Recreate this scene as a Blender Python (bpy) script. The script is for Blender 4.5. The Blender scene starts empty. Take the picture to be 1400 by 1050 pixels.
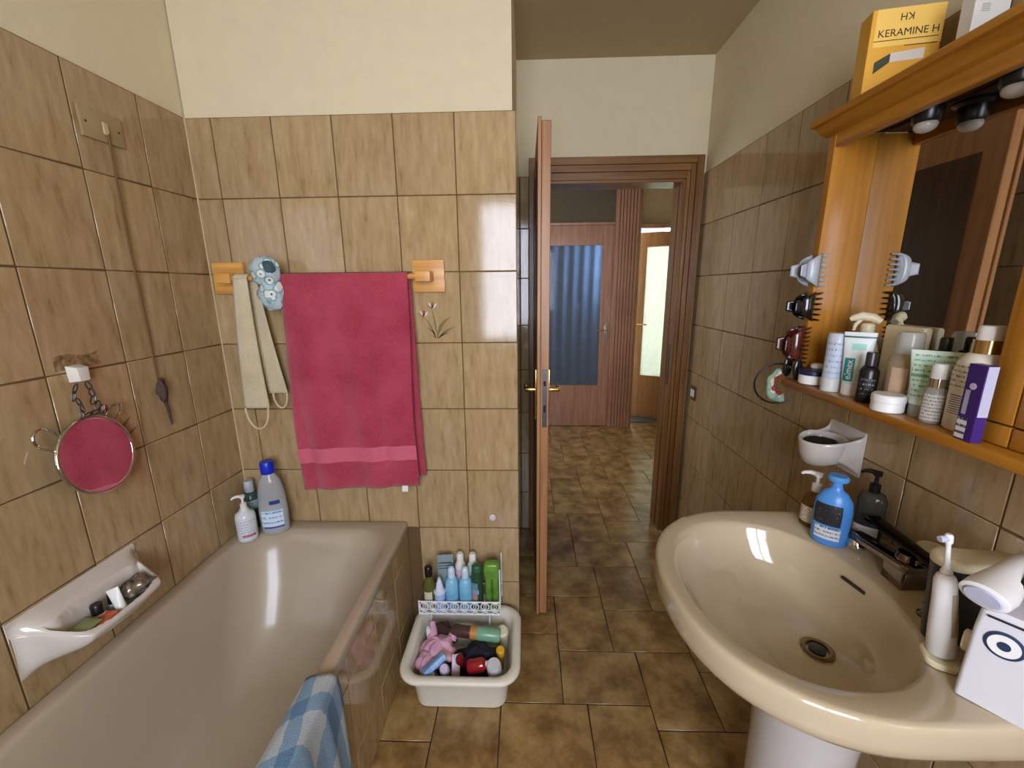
import bpy, bmesh, math, random
from math import sin, cos, pi, radians as rad
from mathutils import Vector, Matrix
random.seed(7)
scn = bpy.context.scene
COL = scn.collection

# ------------------------------------------------------------------ camera
cam_d = bpy.data.cameras.new('camera'); cam_d.sensor_width = 36; cam_d.lens = 568.62 * 36 / 1400
cam_d.clip_start = 0.02
cam = bpy.data.objects.new('camera', cam_d); COL.objects.link(cam)
p_, y_, r_ = 0.2273, -0.0344, -0.0105
fw = Vector((sin(y_) * cos(p_), cos(y_) * cos(p_), -sin(p_)))
rt = Vector((cos(y_), -sin(y_), 0)); up = rt.cross(fw)
rt2 = rt * cos(r_) + up * sin(r_); up2 = -rt * sin(r_) + up * cos(r_)
M = Matrix.Identity(4)
for i in range(3):
    M[i][0], M[i][1], M[i][2] = rt2[i], up2[i], -fw[i]
CAM = Vector((1.125, -1.5, 1.443))
M.translation = CAM
cam.matrix_world = M
scn.camera = cam

# ------------------------------------------------------------------ world, light, exposure
scn.view_settings.view_transform = 'Standard'
scn.view_settings.look = 'None'
scn.view_settings.gamma = 1
scn.view_settings.use_curve_mapping = False
scn.view_settings.exposure = 0.08
w = bpy.data.worlds.new('World'); scn.world = w; w.use_nodes = True
w.node_tree.nodes['Background'].inputs[0].default_value = (0.62, 0.78, 1.0, 1)
w.node_tree.nodes['Background'].inputs[1].default_value = 1.5


def area_light(name, loc, rot, sx, sy, power, color):
    d = bpy.data.lights.new(name, 'AREA'); d.shape = 'RECTANGLE'; d.size = sx; d.size_y = sy
    d.energy = power; d.color = color
    o = bpy.data.objects.new(name, d); COL.objects.link(o)
    o.location = loc; o.rotation_euler = rot
    return o


WX0, WX1, WZ0, WZ1, WY = 0.66, 1.80, 0.90, 2.27, -2.62      # bathroom window opening behind the camera
area_light('window_daylight', ((WX0 + WX1) / 2, WY - 0.12, (WZ0 + WZ1) / 2), (rad(90), 0, 0), WX1 - WX0, WZ1 - WZ0, 82, (0.90, 0.90, 1.0))
area_light('far_room_daylight', (3.0, 5.05, 1.5), (rad(-90), 0, 0), 1.3, 1.7, 170, (0.94, 1.0, 0.98))
area_light('curtain_fill', (2.07, 3.06, 1.75), (0, rad(90), 0), 0.8, 0.36, 26, (0.72, 0.86, 1.0))  # added lamp that brightens the curtain's right side; no window stands here
area_light('hall_fill', (0.34, 1.9, 1.5), (0, rad(-90), 0), 1.3, 0.9, 14, (0.92, 0.92, 1.0))  # fill lamp added to brighten the hall; the wall behind has no window

# ------------------------------------------------------------------ helpers: colour and materials
def lin(c):
    c = c / 255.0
    return c / 12.92 if c <= 0.04045 else ((c + 0.055) / 1.055) ** 2.4


def rgb(c, k=1.0):
    return tuple(min(1, lin(v) * k) for v in c) + (1,)


MATS = {}


def new_mat(name):
    m = bpy.data.materials.new(name); m.use_nodes = True
    nt = m.node_tree
    return m, nt, nt.nodes['Principled BSDF']


def pm(name, col, rough=0.5, metal=0.0, var=0.10, scale=18.0, bump=0.0, bscale=60.0, trans=0.0, coat=0.0, ior=1.5,
       stretch=(1, 1, 1), spec=0.5, sss=0.0, col2=None):
    """plain procedural surface: base colour broken up by noise, optional relief"""
    if name in MATS: return MATS[name]
    m, nt, b = new_mat(name); N, L = nt.nodes, nt.links
    tc = N.new('ShaderNodeTexCoord'); mp = N.new('ShaderNodeMapping'); mp.inputs['Scale'].default_value = stretch
    L.new(tc.outputs['Object'], mp.inputs['Vector'])
    nz = N.new('ShaderNodeTexNoise'); nz.inputs['Scale'].default_value = scale; nz.inputs['Detail'].default_value = 4
    L.new(mp.outputs[0], nz.inputs['Vector'])
    cr = N.new('ShaderNodeValToRGB')
    cr.color_ramp.elements[0].position = 0.3; cr.color_ramp.elements[1].position = 0.7
    cr.color_ramp.elements[0].color = rgb(col, 1 - var)
    cr.color_ramp.elements[1].color = rgb(col2 or col, 1 + var * 0.6)
    L.new(nz.outputs['Fac'], cr.inputs[0]); L.new(cr.outputs[0], b.inputs['Base Color'])
    b.inputs['Roughness'].default_value = rough; b.inputs['Metallic'].default_value = metal
    b.inputs['Transmission Weight'].default_value = trans; b.inputs['Coat Weight'].default_value = coat
    b.inputs['IOR'].default_value = ior; b.inputs['Specular IOR Level'].default_value = spec
    if sss: b.inputs['Subsurface Weight'].default_value = sss; b.inputs['Subsurface Scale'].default_value = 0.01
    if bump:
        n2 = N.new('ShaderNodeTexNoise'); n2.inputs['Scale'].default_value = bscale; n2.inputs['Detail'].default_value = 3
        L.new(mp.outputs[0], n2.inputs['Vector'])
        bp = N.new('ShaderNodeBump'); bp.inputs['Strength'].default_value = bump; bp.inputs['Distance'].default_value = 0.004
        L.new(n2.outputs['Fac'], bp.inputs['Height']); L.new(bp.outputs[0], b.inputs['Normal'])
    MATS[name] = m
    return m


def mat_tile(name, stops, rough, stretch, nscale, bump):
    """glazed tile: every tile gets its own patch of the streaked glaze"""
    m, nt, b = new_mat(name); N, L = nt.nodes, nt.links
    tc = N.new('ShaderNodeTexCoord'); oi = N.new('ShaderNodeObjectInfo')
    ml = N.new('ShaderNodeMath'); ml.operation = 'MULTIPLY'; ml.inputs[1].default_value = 37.0
    L.new(oi.outputs['Random'], ml.inputs[0])
    ad = N.new('ShaderNodeVectorMath'); ad.operation = 'ADD'
    L.new(tc.outputs['Object'], ad.inputs[0]); L.new(ml.outputs[0], ad.inputs[1])
    mp = N.new('ShaderNodeMapping'); mp.inputs['Scale'].default_value = stretch; L.new(ad.outputs[0], mp.inputs['Vector'])
    nz = N.new('ShaderNodeTexNoise'); nz.inputs['Scale'].default_value = nscale; nz.inputs['Detail'].default_value = 5
    nz.inputs['Roughness'].default_value = 0.62
    L.new(mp.outputs[0], nz.inputs['Vector'])
    cr = N.new('ShaderNodeValToRGB'); el = cr.color_ramp.elements
    while len(el) < len(stops): el.new(0.5)
    for e, (pp, c) in zip(el, stops): e.position = pp; e.color = rgb(c)
    L.new(nz.outputs['Fac'], cr.inputs[0])
    # slight difference from tile to tile
    hs = N.new('ShaderNodeHueSaturation'); mr = N.new('ShaderNodeMapRange')
    mr.inputs['To Min'].default_value = 0.92; mr.inputs['To Max'].default_value = 1.06
    L.new(oi.outputs['Random'], mr.inputs['Value']); L.new(mr.outputs[0], hs.inputs['Value'])
    L.new(cr.outputs[0], hs.inputs['Color']); L.new(hs.outputs[0], b.inputs['Base Color'])
    b.inputs['Roughness'].default_value = rough
    n2 = N.new('ShaderNodeTexNoise'); n2.inputs['Scale'].default_value = 130; L.new(ad.outputs[0], n2.inputs['Vector'])
    bp = N.new('ShaderNodeBump'); bp.inputs['Strength'].default_value = bump; bp.inputs['Distance'].default_value = 0.002
    L.new(n2.outputs['Fac'], bp.inputs['Height']); L.new(bp.outputs[0], b.inputs['Normal'])
    MATS[name] = m
    return m


def mat_wood(name, dark, light, rough=0.35, axis='Z', coat=0.15, scale=1.0, bump=0.05):
    m, nt, b = new_mat(name); N, L = nt.nodes, nt.links
    tc = N.new('ShaderNodeTexCoord'); mp = N.new('ShaderNodeMapping')
    s = {'Z': (30, 30, 1.6), 'Y': (30, 1.6, 30), 'X': (1.6, 30, 30)}[axis]
    mp.inputs['Scale'].default_value = tuple(v * scale for v in s); L.new(tc.outputs['Object'], mp.inputs['Vector'])
    nz = N.new('ShaderNodeTexNoise'); nz.inputs['Scale'].default_value = 1.4; nz.inputs['Detail'].default_value = 6
    nz.inputs['Distortion'].default_value = 0.6
    L.new(mp.outputs[0], nz.inputs['Vector'])
    cr = N.new('ShaderNodeValToRGB')
    cr.color_ramp.elements[0].position = 0.32; cr.color_ramp.elements[1].position = 0.68
    cr.color_ramp.elements[0].color = rgb(dark); cr.color_ramp.elements[1].color = rgb(light)
    L.new(nz.outputs['Fac'], cr.inputs[0]); L.new(cr.outputs[0], b.inputs['Base Color'])
    b.inputs['Roughness'].default_value = rough; b.inputs['Coat Weight'].default_value = coat
    b.inputs['Coat Roughness'].default_value = 0.2
    bp = N.new('ShaderNodeBump'); bp.inputs['Strength'].default_value = bump; bp.inputs['Distance'].default_value = 0.002
    L.new(nz.outputs['Fac'], bp.inputs['Height']); L.new(bp.outputs[0], b.inputs['Normal'])
    MATS[name] = m
    return m


def mat_pane(name, tint, alpha, rough=0.02, bump=0.0, stretch=(60, 60, 6)):
    """thin window glass: mostly lets light through, with a glossy film; reeded when bump is set"""
    m, nt, b = new_mat(name); N, L = nt.nodes, nt.links
    tr = N.new('ShaderNodeBsdfTransparent'); tr.inputs[0].default_value = rgb(tint)
    b.inputs['Base Color'].default_value = rgb(tint, 0.5); b.inputs['Roughness'].default_value = rough
    mx = N.new('ShaderNodeMixShader'); mx.inputs[0].default_value = alpha
    L.new(tr.outputs[0], mx.inputs[1]); L.new(b.outputs[0], mx.inputs[2])
    L.new(mx.outputs[0], N['Material Output'].inputs['Surface'])
    tc = N.new('ShaderNodeTexCoord'); mp = N.new('ShaderNodeMapping'); mp.inputs['Scale'].default_value = stretch
    nz = N.new('ShaderNodeTexNoise'); nz.inputs['Scale'].default_value = 2
    L.new(tc.outputs['Object'], mp.inputs[0]); L.new(mp.outputs[0], nz.inputs['Vector'])
    if bump:
        bp = N.new('ShaderNodeBump'); bp.inputs['Strength'].default_value = bump; bp.inputs['Distance'].default_value = 0.004
        L.new(nz.outputs['Fac'], bp.inputs['Height']); L.new(bp.outputs[0], b.inputs['Normal'])
    MATS[name] = m
    return m


def mat_frosted(name, tint, bump=0.6):
    """structured privacy glass that scatters the daylight behind it"""
    m, nt, b = new_mat(name); N, L = nt.nodes, nt.links
    tl = N.new('ShaderNodeBsdfTranslucent'); tc = N.new('ShaderNodeTexCoord'); mp = N.new('ShaderNodeMapping')
    mp.inputs['Scale'].default_value = (90, 90, 18); L.new(tc.outputs['Object'], mp.inputs[0])
    nz = N.new('ShaderNodeTexNoise'); nz.inputs['Scale'].default_value = 1.5; L.new(mp.outputs[0], nz.inputs['Vector'])
    cr = N.new('ShaderNodeValToRGB'); cr.color_ramp.elements[0].color = rgb(tint, 0.7); cr.color_ramp.elements[1].color = rgb(tint, 1.1)
    L.new(nz.outputs['Fac'], cr.inputs[0]); L.new(cr.outputs[0], tl.inputs[0])
    b.inputs['Base Color'].default_value = rgb(tint, 0.35); b.inputs['Roughness'].default_value = 0.15
    bp = N.new('ShaderNodeBump'); bp.inputs['Strength'].default_value = bump; bp.inputs['Distance'].default_value = 0.004
    L.new(nz.outputs['Fac'], bp.inputs['Height']); L.new(bp.outputs[0], b.inputs['Normal'])
    mx = N.new('ShaderNodeMixShader'); mx.inputs[0].default_value = 0.3
    L.new(tl.outputs[0], mx.inputs[1]); L.new(b.outputs[0], mx.inputs[2])
    L.new(mx.outputs[0], N['Material Output'].inputs['Surface'])
    MATS[name] = m
    return m


TILE = mat_tile('glazed_beige_tile', [(0.26, (140, 115, 76)), (0.40, (163, 138, 98)), (0.60, (176, 152, 112)), (0.8, (187, 164, 126))], 0.09, (1, 1, 0.2), 46, 0.03)
FTILE = mat_tile('glazed_brown_floor_tile', [(0.25, (92, 68, 34)), (0.43, (132, 102, 58)), (0.58, (160, 130, 80)), (0.78, (188, 160, 110))], 0.24, (1, 1, 1), 9, 0.05)
GROUT = pm('brown_grout', (100, 76, 44), 0.9)
FGROUT = pm('dark_floor_grout', (42, 32, 22), 0.9)
PLASTER = pm('cream_plaster', (218, 206, 172), 0.9, var=0.03, bump=0.12, bscale=140)
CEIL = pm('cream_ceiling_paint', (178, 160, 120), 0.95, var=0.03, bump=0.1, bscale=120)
HALLP = pm('hall_plaster', (222, 216, 200), 0.9, var=0.03)
CERAMIC = pm('champagne_ceramic', (188, 172, 142), 0.10, var=0.02, coat=0.5)
TUBMAT = pm('champagne_enamel', (176, 163, 140), 0.24, var=0.02, coat=0.1)
SOAPCER = pm('white_grey_ceramic', (206, 200, 190), 0.14, var=0.02, coat=0.4)
PINE = mat_wood('honey_pine', (148, 94, 18), (180, 122, 34), 0.4, 'Z')
PINEY = mat_wood('honey_pine_long', (148, 94, 18), (180, 122, 34), 0.35, 'Y')
PINEX = mat_wood('light_pine_rail', (196, 136, 62), (226, 172, 92), 0.45, 'X')
DOORW = mat_wood('walnut_door', (58, 34, 18), (82, 50, 28), 0.35, 'Z', 0.2)
DOORE = mat_wood('door_edge_wood', (152, 104, 62), (180, 132, 84), 0.45, 'Z', 0.1)
CASEW = mat_wood('walnut_casing', (104, 68, 28), (138, 96, 46), 0.38, 'Z', 0.15)
CASEX = mat_wood('walnut_casing_top', (104, 68, 28), (138, 96, 46), 0.38, 'X', 0.15)
HALLW = mat_wood('mahogany_hall_wood', (150, 106, 82), (180, 134, 106), 0.3, 'Z', 0.25)
CHROME = pm('chrome', (210, 208, 204), 0.08, 1.0, var=0.02)
DCHROME = pm('dark_chrome', (120, 110, 100), 0.10, 1.0, var=0.05)
BRASS = pm('brass', (214, 180, 104), 0.22, 1.0, var=0.06)
STEEL = pm('aged_steel', (92, 90, 92), 0.4, 0.9, var=0.1)
MIRROR = pm('mirror_silvering', (225, 225, 222), 0.015, 1.0, var=0.0)
WHITEP = pm('white_plastic', (228, 228, 224), 0.35, var=0.02)
CREAMP = pm('cream_plastic', (226, 216, 184), 0.35, var=0.03)
BLACKP = pm('black_plastic', (16, 15, 16), 0.3, var=0.05)
LABELW = pm('white_paper_label', (222, 222, 216), 0.6, var=0.02)


# ------------------------------------------------------------------ helpers: geometry
class MB:
    def __init__(s): s.v = []; s.f = []; s.uv = {}

    def add(s, vs, fs):
        o = len(s.v); s.v += [tuple(q) for q in vs]; s.f += [tuple(i + o for i in f) for f in fs]
        return s

    def box(s, x0, x1, y0, y1, z0, z1):
        x0, x1 = min(x0, x1), max(x0, x1); y0, y1 = min(y0, y1), max(y0, y1); z0, z1 = min(z0, z1), max(z0, z1)
        return s.add([(x0, y0, z0), (x1, y0, z0), (x1, y1, z0), (x0, y1, z0), (x0, y0, z1), (x1, y0, z1), (x1, y1, z1), (x0, y1, z1)],
                     [(0, 3, 2, 1), (4, 5, 6, 7), (0, 1, 5, 4), (1, 2, 6, 5), (2, 3, 7, 6), (3, 0, 4, 7)])

    def rings(s, rs, cap0=True, cap1=True, close=True):
        n = len(rs[0]); vs = [p for r in rs for p in r]; fs = []
        for i in range(len(rs) - 1):
            for j in range(n if close else n - 1):
                k = (j + 1) % n
                fs.append((i * n + j, i * n + k, (i + 1) * n + k, (i + 1) * n + j))
        if cap0: fs.append(tuple(reversed(range(n))))
        if cap1: fs.append(tuple((len(rs) - 1) * n + j for j in range(n)))
        return s.add(vs, fs)

    def lathe(s, prof, n=20, sx=1.0, sy=1.0, p=2.0, c=(0, 0, 0), cap0=True, cap1=True):
        rs = []
        for r, z in prof:
            r = max(r, 1e-5)
            rs.append([(c[0] + sx * r * x, c[1] + sy * r * y, c[2] + z) for x, y in sup(n, p)])
        return s.rings(rs, cap0, cap1)

    def tube(s, path, r, n=8, closed=False, flat=1.0):
        P = [Vector(q) for q in path]; m = len(P); rs = []; nrm = None
        for i in range(m):
            if closed: t = P[(i + 1) % m] - P[i - 1]
            else: t = P[min(i + 1, m - 1)] - P[max(i - 1, 0)]
            t.normalize()
            if nrm is None:
                a = Vector((0, 0, 1)) if abs(t.z) < 0.9 else Vector((1, 0, 0))
                nrm = t.cross(a).normalized()
            else:
                nrm = (nrm - t * nrm.dot(t))
                nrm = nrm.normalized() if nrm.length > 1e-6 else t.orthogonal().normalized()
            bi = t.cross(nrm)
            ri = r[i] if isinstance(r, (list, tuple)) else r
            rs.append([tuple(P[i] + nrm * (ri * cos(2 * pi * j / n)) + bi * (ri * flat * sin(2 * pi * j / n))) for j in range(n)])
        if closed: rs.append(rs[0]); return s.rings(rs, False, False)
        return s.rings(rs)

    def grid(s, fn, nu, nv):
        o = len(s.v); vs = []
        for i in range(nu + 1):
            for j in range(nv + 1):
                u, v = i / nu, j / nv; vs.append(fn(u, v)); s.uv[o + i * (nv + 1) + j] = (u, v)
        fs = [(i * (nv + 1) + j, (i + 1) * (nv + 1) + j, (i + 1) * (nv + 1) + j + 1, i * (nv + 1) + j + 1) for i in range(nu) for j in range(nv)]
        return s.add(vs, fs)

    def prism(s, pts, axis, a, b):
        def mk(q, d):
            return {'x': (d, q[0], q[1]), 'y': (q[0], d, q[1]), 'z': (q[0], q[1], d)}[axis]
        return s.rings([[mk(q, a) for q in pts], [mk(q, b) for q in pts]])

    def sphere(s, c, rx, ry=None, rz=None, n=14, m=9):
        ry = ry or rx; rz = rz or rx; rs = []
        for i in range(m + 1):
            t = pi * i / m; t = min(max(t, 0.04), pi - 0.04)
            rs.append([(c[0] + rx * sin(t) * cos(2 * pi * j / n), c[1] + ry * sin(t) * sin(2 * pi * j / n), c[2] - rz * cos(t)) for j in range(n)])
        return s.rings(rs)

    def move(s, d=(0, 0, 0), mat=None):
        if mat is None: mat = Matrix.Identity(3)
        s.v = [tuple(mat @ Vector(q) + Vector(d)) for q in s.v]
        return s

    def mesh(s, name, bevel=0.0, seg=1, smooth=True, angle=38, weld=True, recalc=True):
        me = bpy.data.meshes.new(name); me.from_pydata(s.v, [], s.f)
        if s.uv:
            ul = me.uv_layers.new(name='UVMap')
            for lp in me.loops: ul.data[lp.index].uv = s.uv.get(lp.vertex_index, (0, 0))
        bm = bmesh.new(); bm.from_mesh(me)
        if weld and not s.uv: bmesh.ops.remove_doubles(bm, verts=bm.verts, dist=1e-6)
        if recalc: bmesh.ops.recalc_face_normals(bm, faces=bm.faces)
        if bevel:
            es = [e for e in bm.edges if len(e.link_faces) == 2 and e.calc_face_angle(0) > rad(30)]
            bmesh.ops.bevel(bm, geom=es, offset=bevel, segments=seg, affect='EDGES', profile=0.6)
        for f in bm.faces: f.smooth = smooth
        for e in bm.edges:
            if len(e.link_faces) == 2 and e.calc_face_angle(0) > rad(angle): e.smooth = False
        bm.to_mesh(me); bm.free()
        return me


def sup(n, p=2.0):
    out = []
    for j in range(n):
        t = 2 * pi * j / n; c, s_ = cos(t), sin(t)
        out.append((math.copysign(abs(c) ** (2 / p), c), math.copysign(abs(s_) ** (2 / p), s_)))
    return out


def rrect(x0, x1, y0, y1, r, z, k=8):
    pts = []
    for cx, cy, a in ((x1 - r, y1 - r, 0), (x0 + r, y1 - r, 90), (x0 + r, y0 + r, 180), (x1 - r, y0 + r, 270)):
        for i in range(k + 1):
            t = rad(a + 90 * i / k); pts.append((cx + r * cos(t), cy + r * sin(t), z))
    return pts


def lerp(a, b, t): return a + (b - a) * t


def tag(o, label=None, cat=None, group=None, kind=None):
    if label: o['label'] = label
    if cat: o['category'] = cat
    if group: o['group'] = group
    if kind: o['kind'] = kind
    return o


def obj(name, me, mat, parent=None, loc=(0, 0, 0), rot=(0, 0, 0)):
    if isinstance(me, MB): me = me.mesh(name)
    o = bpy.data.objects.new(name, me); COL.objects.link(o)
    if mat and not me.materials: me.materials.append(mat)
    o.location = loc; o.rotation_euler = rot
    if parent: o.parent = parent
    return o


def thing(name, label, cat, loc=(0, 0, 0), rotz=0.0, group=None, kind=None):
    o = bpy.data.objects.new(name, None); COL.objects.link(o); o.empty_display_size = 0.05
    o.location = loc; o.rotation_euler = (0, 0, rotz)
    return tag(o, label, cat, group, kind)


def face(x, y):
    """turn (about z) that makes local -Y look out of the shelf towards the middle of the room"""
    return math.atan2(1.125 - x, 1.5 + y)


def text_mesh(s, size, name='lettering'):
    c = bpy.data.curves.new(name, 'FONT'); c.body = s; c.size = size; c.align_x = 'CENTER'; c.align_y = 'CENTER'
    c.resolution_u = 2; c.extrude = 0.0002
    o = bpy.data.objects.new(name, c); COL.objects.link(o)
    dg = bpy.context.evaluated_depsgraph_get(); dg.update()
    me = bpy.data.meshes.new_from_object(o.evaluated_get(dg))
    bpy.data.objects.remove(o); bpy.data.curves.remove(c)
    me.name = name; me.materials.clear()
    return me


def arc_patch(r, z0, z1, a0, a1, sx=1.0, sy=1.0, n=14, off=0.0006, p=2.0):
    """label wrapped on the side of a bottle; angle 0 is local -Y"""
    mb = MB()
    def fn(u, v):
        a = lerp(a0, a1, u) - 90; t = rad(a); c, s_ = cos(t), sin(t)
        x = math.copysign(abs(c) ** (2 / p), c); y = math.copysign(abs(s_) ** (2 / p), s_)
        rr = r(lerp(z0, z1, v)) if callable(r) else r
        return ((rr * sx + off) * x, (rr * sy + off) * y, lerp(z0, z1, v))
    return mb.grid(fn, n, 6)


def mat_print(name, base, ink, rows=8.0, density=0.5, z0=0.0):
    """label paper with rows of print too small to read"""
    if name in MATS: return MATS[name]
    m, nt, b = new_mat(name); N, L = nt.nodes, nt.links
    uv = N.new('ShaderNodeUVMap'); sp = N.new('ShaderNodeSeparateXYZ'); L.new(uv.outputs[0], sp.inputs[0])
    a = N.new('ShaderNodeMath'); a.operation = 'MULTIPLY'; a.inputs[1].default_value = rows; L.new(sp.outputs['Y'], a.inputs[0])
    fr = N.new('ShaderNodeMath'); fr.operation = 'FRACT'; L.new(a.outputs[0], fr.inputs[0])
    gt = N.new('ShaderNodeMath'); gt.operation = 'GREATER_THAN'; gt.inputs[1].default_value = 0.62; L.new(fr.outputs[0], gt.inputs[0])
    mp = N.new('ShaderNodeMapping'); mp.inputs['Scale'].default_value = (26, rows * 1.0, 1); L.new(uv.outputs[0], mp.inputs[0])
    nz = N.new('ShaderNodeTexNoise'); nz.inputs['Scale'].default_value = 1.3; L.new(mp.outputs[0], nz.inputs['Vector'])
    g2 = N.new('ShaderNodeMath'); g2.operation = 'GREATER_THAN'; g2.inputs[1].default_value = 1 - density; L.new(nz.outputs['Fac'], g2.inputs[0])
    mm = N.new('ShaderNodeMath'); mm.operation = 'MULTIPLY'; L.new(gt.outputs[0], mm.inputs[0]); L.new(g2.outputs[0], mm.inputs[1])
    mx = N.new('ShaderNodeMix'); mx.data_type = 'RGBA'; mx.inputs[6].default_value = rgb(base); mx.inputs[7].default_value = rgb(ink)
    L.new(mm.outputs[0], mx.inputs[0]); L.new(mx.outputs[2], b.inputs['Base Color']); b.inputs['Roughness'].default_value = 0.5
    MATS[name] = m
    return m


# ================================================================== SETTING
XR = 2.0213          # face of the right-hand wall tiles
YF = 0.797           # face of the wall that holds the bathroom door
CH = 2.512           # ceiling height
YR = -2.62           # inner face of the window wall
GAP = 0.0034
TT = 0.008           # tile thickness

_tc = {}


def tile_mesh(w, h, axis):
    key = (round(w, 4), round(h, 4), axis)
    if key not in _tc:
        a, b = w / 2 - GAP / 2, h / 2 - GAP / 2
        mb = MB()
        if axis == 'y-': mb.box(-a, a, 0, TT, -b, b)
        elif axis == 'x+': mb.box(-TT, 0, -a, a, -b, b)
        elif axis == 'x-': mb.box(0, TT, -a, a, -b, b)
        elif axis == 'y+': mb.box(-a, a, -TT, 0, -b, b)
        elif axis == 'z+': mb.box(-a, a, -b, b, -TT, 0)
        me = mb.mesh('tile', bevel=0.0014); me.materials.append(FTILE if axis == 'z+' else TILE)
        _tc[key] = me
    return _tc[key]


def tiles(parent, axis, plane, us, zs, keep=lambda u, z: True):
    out = {}
    for i in range(len(us) - 1):
        for j in range(len(zs) - 1):
            u0, u1 = sorted((us[i], us[i + 1])); z0, z1 = sorted((zs[j], zs[j + 1]))
            if u1 - u0 < 0.008 or not keep((u0 + u1) / 2, (z0 + z1) / 2): continue
            me = tile_mesh(u1 - u0, z1 - z0, axis)
            uc, zc = (u0 + u1) / 2, (z0 + z1) / 2
            loc = (uc, plane, zc) if axis[0] == 'y' else (plane, uc, zc)
            out[(i, j)] = obj('tile', me, None, parent, loc)
    return out


def frange(a, b, st):
    out = [a]; x = a
    while (x + st < b - 1e-6) if st > 0 else (x + st > b + 1e-6):
        x += st; out.append(x)
    out.append(b)
    return out


ROWS = [0.25 * i for i in range(9)]          # 0 .. 2.0
PB = 0.0085                                   # plaster lies this far behind the tile face
GB = 0.0016                                   # grout lies this far behind the tile face


def wall(name, label, boxes, mat):
    mb = MB()
    for b_ in boxes: mb.box(*b_)
    o = obj(name, mb.mesh(name, smooth=False), mat)
    return tag(o, label, 'wall', kind='structure')


def grout(parent, *boxes, mat=None):
    mb = MB()
    for b_ in boxes: mb.box(*b_)
    return obj('grout_bed', mb.mesh('grout_bed', smooth=False), mat or GROUT, parent)


# left wall
wl = wall('wall_left', 'cream plaster wall with beige tiles rising beside the bathtub', [(-0.13, -PB, YR - 0.12, 0.05, 0, CH + 0.02)], PLASTER)
grout(wl, (-PB, -GB, YR, 0.0, 0, 1.9996))
LO = 0.1779
lt = tiles(wl, 'x+', 0.0, [0.0] + frange(-LO, YR + 0.02, -0.202), ROWS, lambda u, z: z > 0.5 or u < -1.7)
# back wall behind the towel: a solid block that also makes the side of the door niche
wb = wall('wall_back', 'cream plaster wall with beige tiles behind the towel rail', [(-0.005, 1.0828, PB, 0.917, 0, CH + 0.02)], PLASTER)
grout(wb, (0.0, 1.0935, GB, PB, 0, 1.9996), (1.0828, 1.0935, PB, YF, 0, 1.9996))
obj('corner_caulk', MB().box(-0.0002, 0.0036, -0.0036, 0.0002, 0.53, 2.0).mesh('corner_caulk'), pm('cream_caulk', (206, 186, 146), 0.7), wb)
bx_cols = [0.0, 0.0852, 0.2873, 0.4893, 0.6914, 0.8934, 1.0949]
bt = tiles(wb, 'y-', 0.0, bx_cols, ROWS, lambda u, z: z > 0.5 or u > 0.6)
tiles(wb, 'x+', 1.0949, [0.004] + [0.004 + 0.2 * i for i in range(1, 4)] + [YF - 0.002], ROWS)
# right wall
wr = wall('wall_right', 'cream plaster wall with beige tiles behind the washbasin', [(XR + PB, XR + 0.13, YR - 0.12, 0.917, 0, CH + 0.02)], PLASTER)
grout(wr, (XR + GB, XR + PB, YR, YF, 0, 1.992))
RR = [max(0, z - 0.008) for z in ROWS]
ru = [0.797 - 0.002, 0.636, 0.436, 0.236, 0.036] + [0.036 - 0.2 * k for k in range(1, 13)] + [YR + 0.02]
rtiles = tiles(wr, 'x-', XR, ru, RR)
# wall with the bathroom door
OX0, OX1, OZ = 1.215, 1.932, 1.968
wd = wall('wall_door', 'cream plaster wall around the open bathroom door', [(1.0828, OX0, YF + PB, 0.917, 0, CH + 0.02), (OX1, XR + PB, YF + PB, 0.917, 0, CH + 0.02), (OX0, OX1, YF + PB, 0.917, OZ, CH + 0.02)], PLASTER)
grout(wd, (1.0949, 1.142, YF + GB, YF + PB, 0, 1.992))
tiles(wd, 'y-', YF, [1.0965, 1.142], RR)
# window wall behind the camera
wn = wall('wall_window', 'cream wall holding the bathroom window', [(-0.13, WX0, YR - 0.25, YR, 0, CH + 0.02), (WX1, XR + 0.13, YR - 0.25, YR, 0, CH + 0.02), (WX0, WX1, YR - 0.25, YR, 0, WZ0), (WX0, WX1, YR - 0.25, YR, WZ1, CH + 0.02)], PLASTER)
# ceiling
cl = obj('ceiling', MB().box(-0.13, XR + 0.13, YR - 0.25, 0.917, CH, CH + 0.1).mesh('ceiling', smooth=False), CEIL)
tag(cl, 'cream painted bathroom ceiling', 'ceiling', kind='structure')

# floor: herringbone of oblong brown tiles running through the doorway into the hall
fl = obj('floor', MB().box(-0.13, 3.45, YR - 0.25, 5.3, -0.08, -GB).mesh('floor', smooth=False), FGROUT)
tag(fl, 'brown cloudy herringbone tile floor running through the doorway', 'floor', kind='structure')
A_, B_ = 0.3065, 0.2225


def floor_tile(x0, y0, x1, y1):
    yc = (y0 + y1) / 2
    if yc < 0.80: rx0, rx1, ry0, ry1 = 0.640, XR + 0.004, YR, 9
    else: rx0, rx1, ry0, ry1 = 0.95, 3.1, -9, 3.62
    if yc < 0.0: pass
    elif yc < 0.8: rx0 = 1.09
    x0, x1, y0, y1 = max(x0, rx0), min(x1, rx1), max(y0, ry0), min(y1, ry1)
    if x1 - x0 < 0.02 or y1 - y0 < 0.02: return
    obj('tile', tile_mesh(x1 - x0, y1 - y0, 'z+'), None, fl, ((x0 + x1) / 2, (y0 + y1) / 2, 0))


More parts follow.
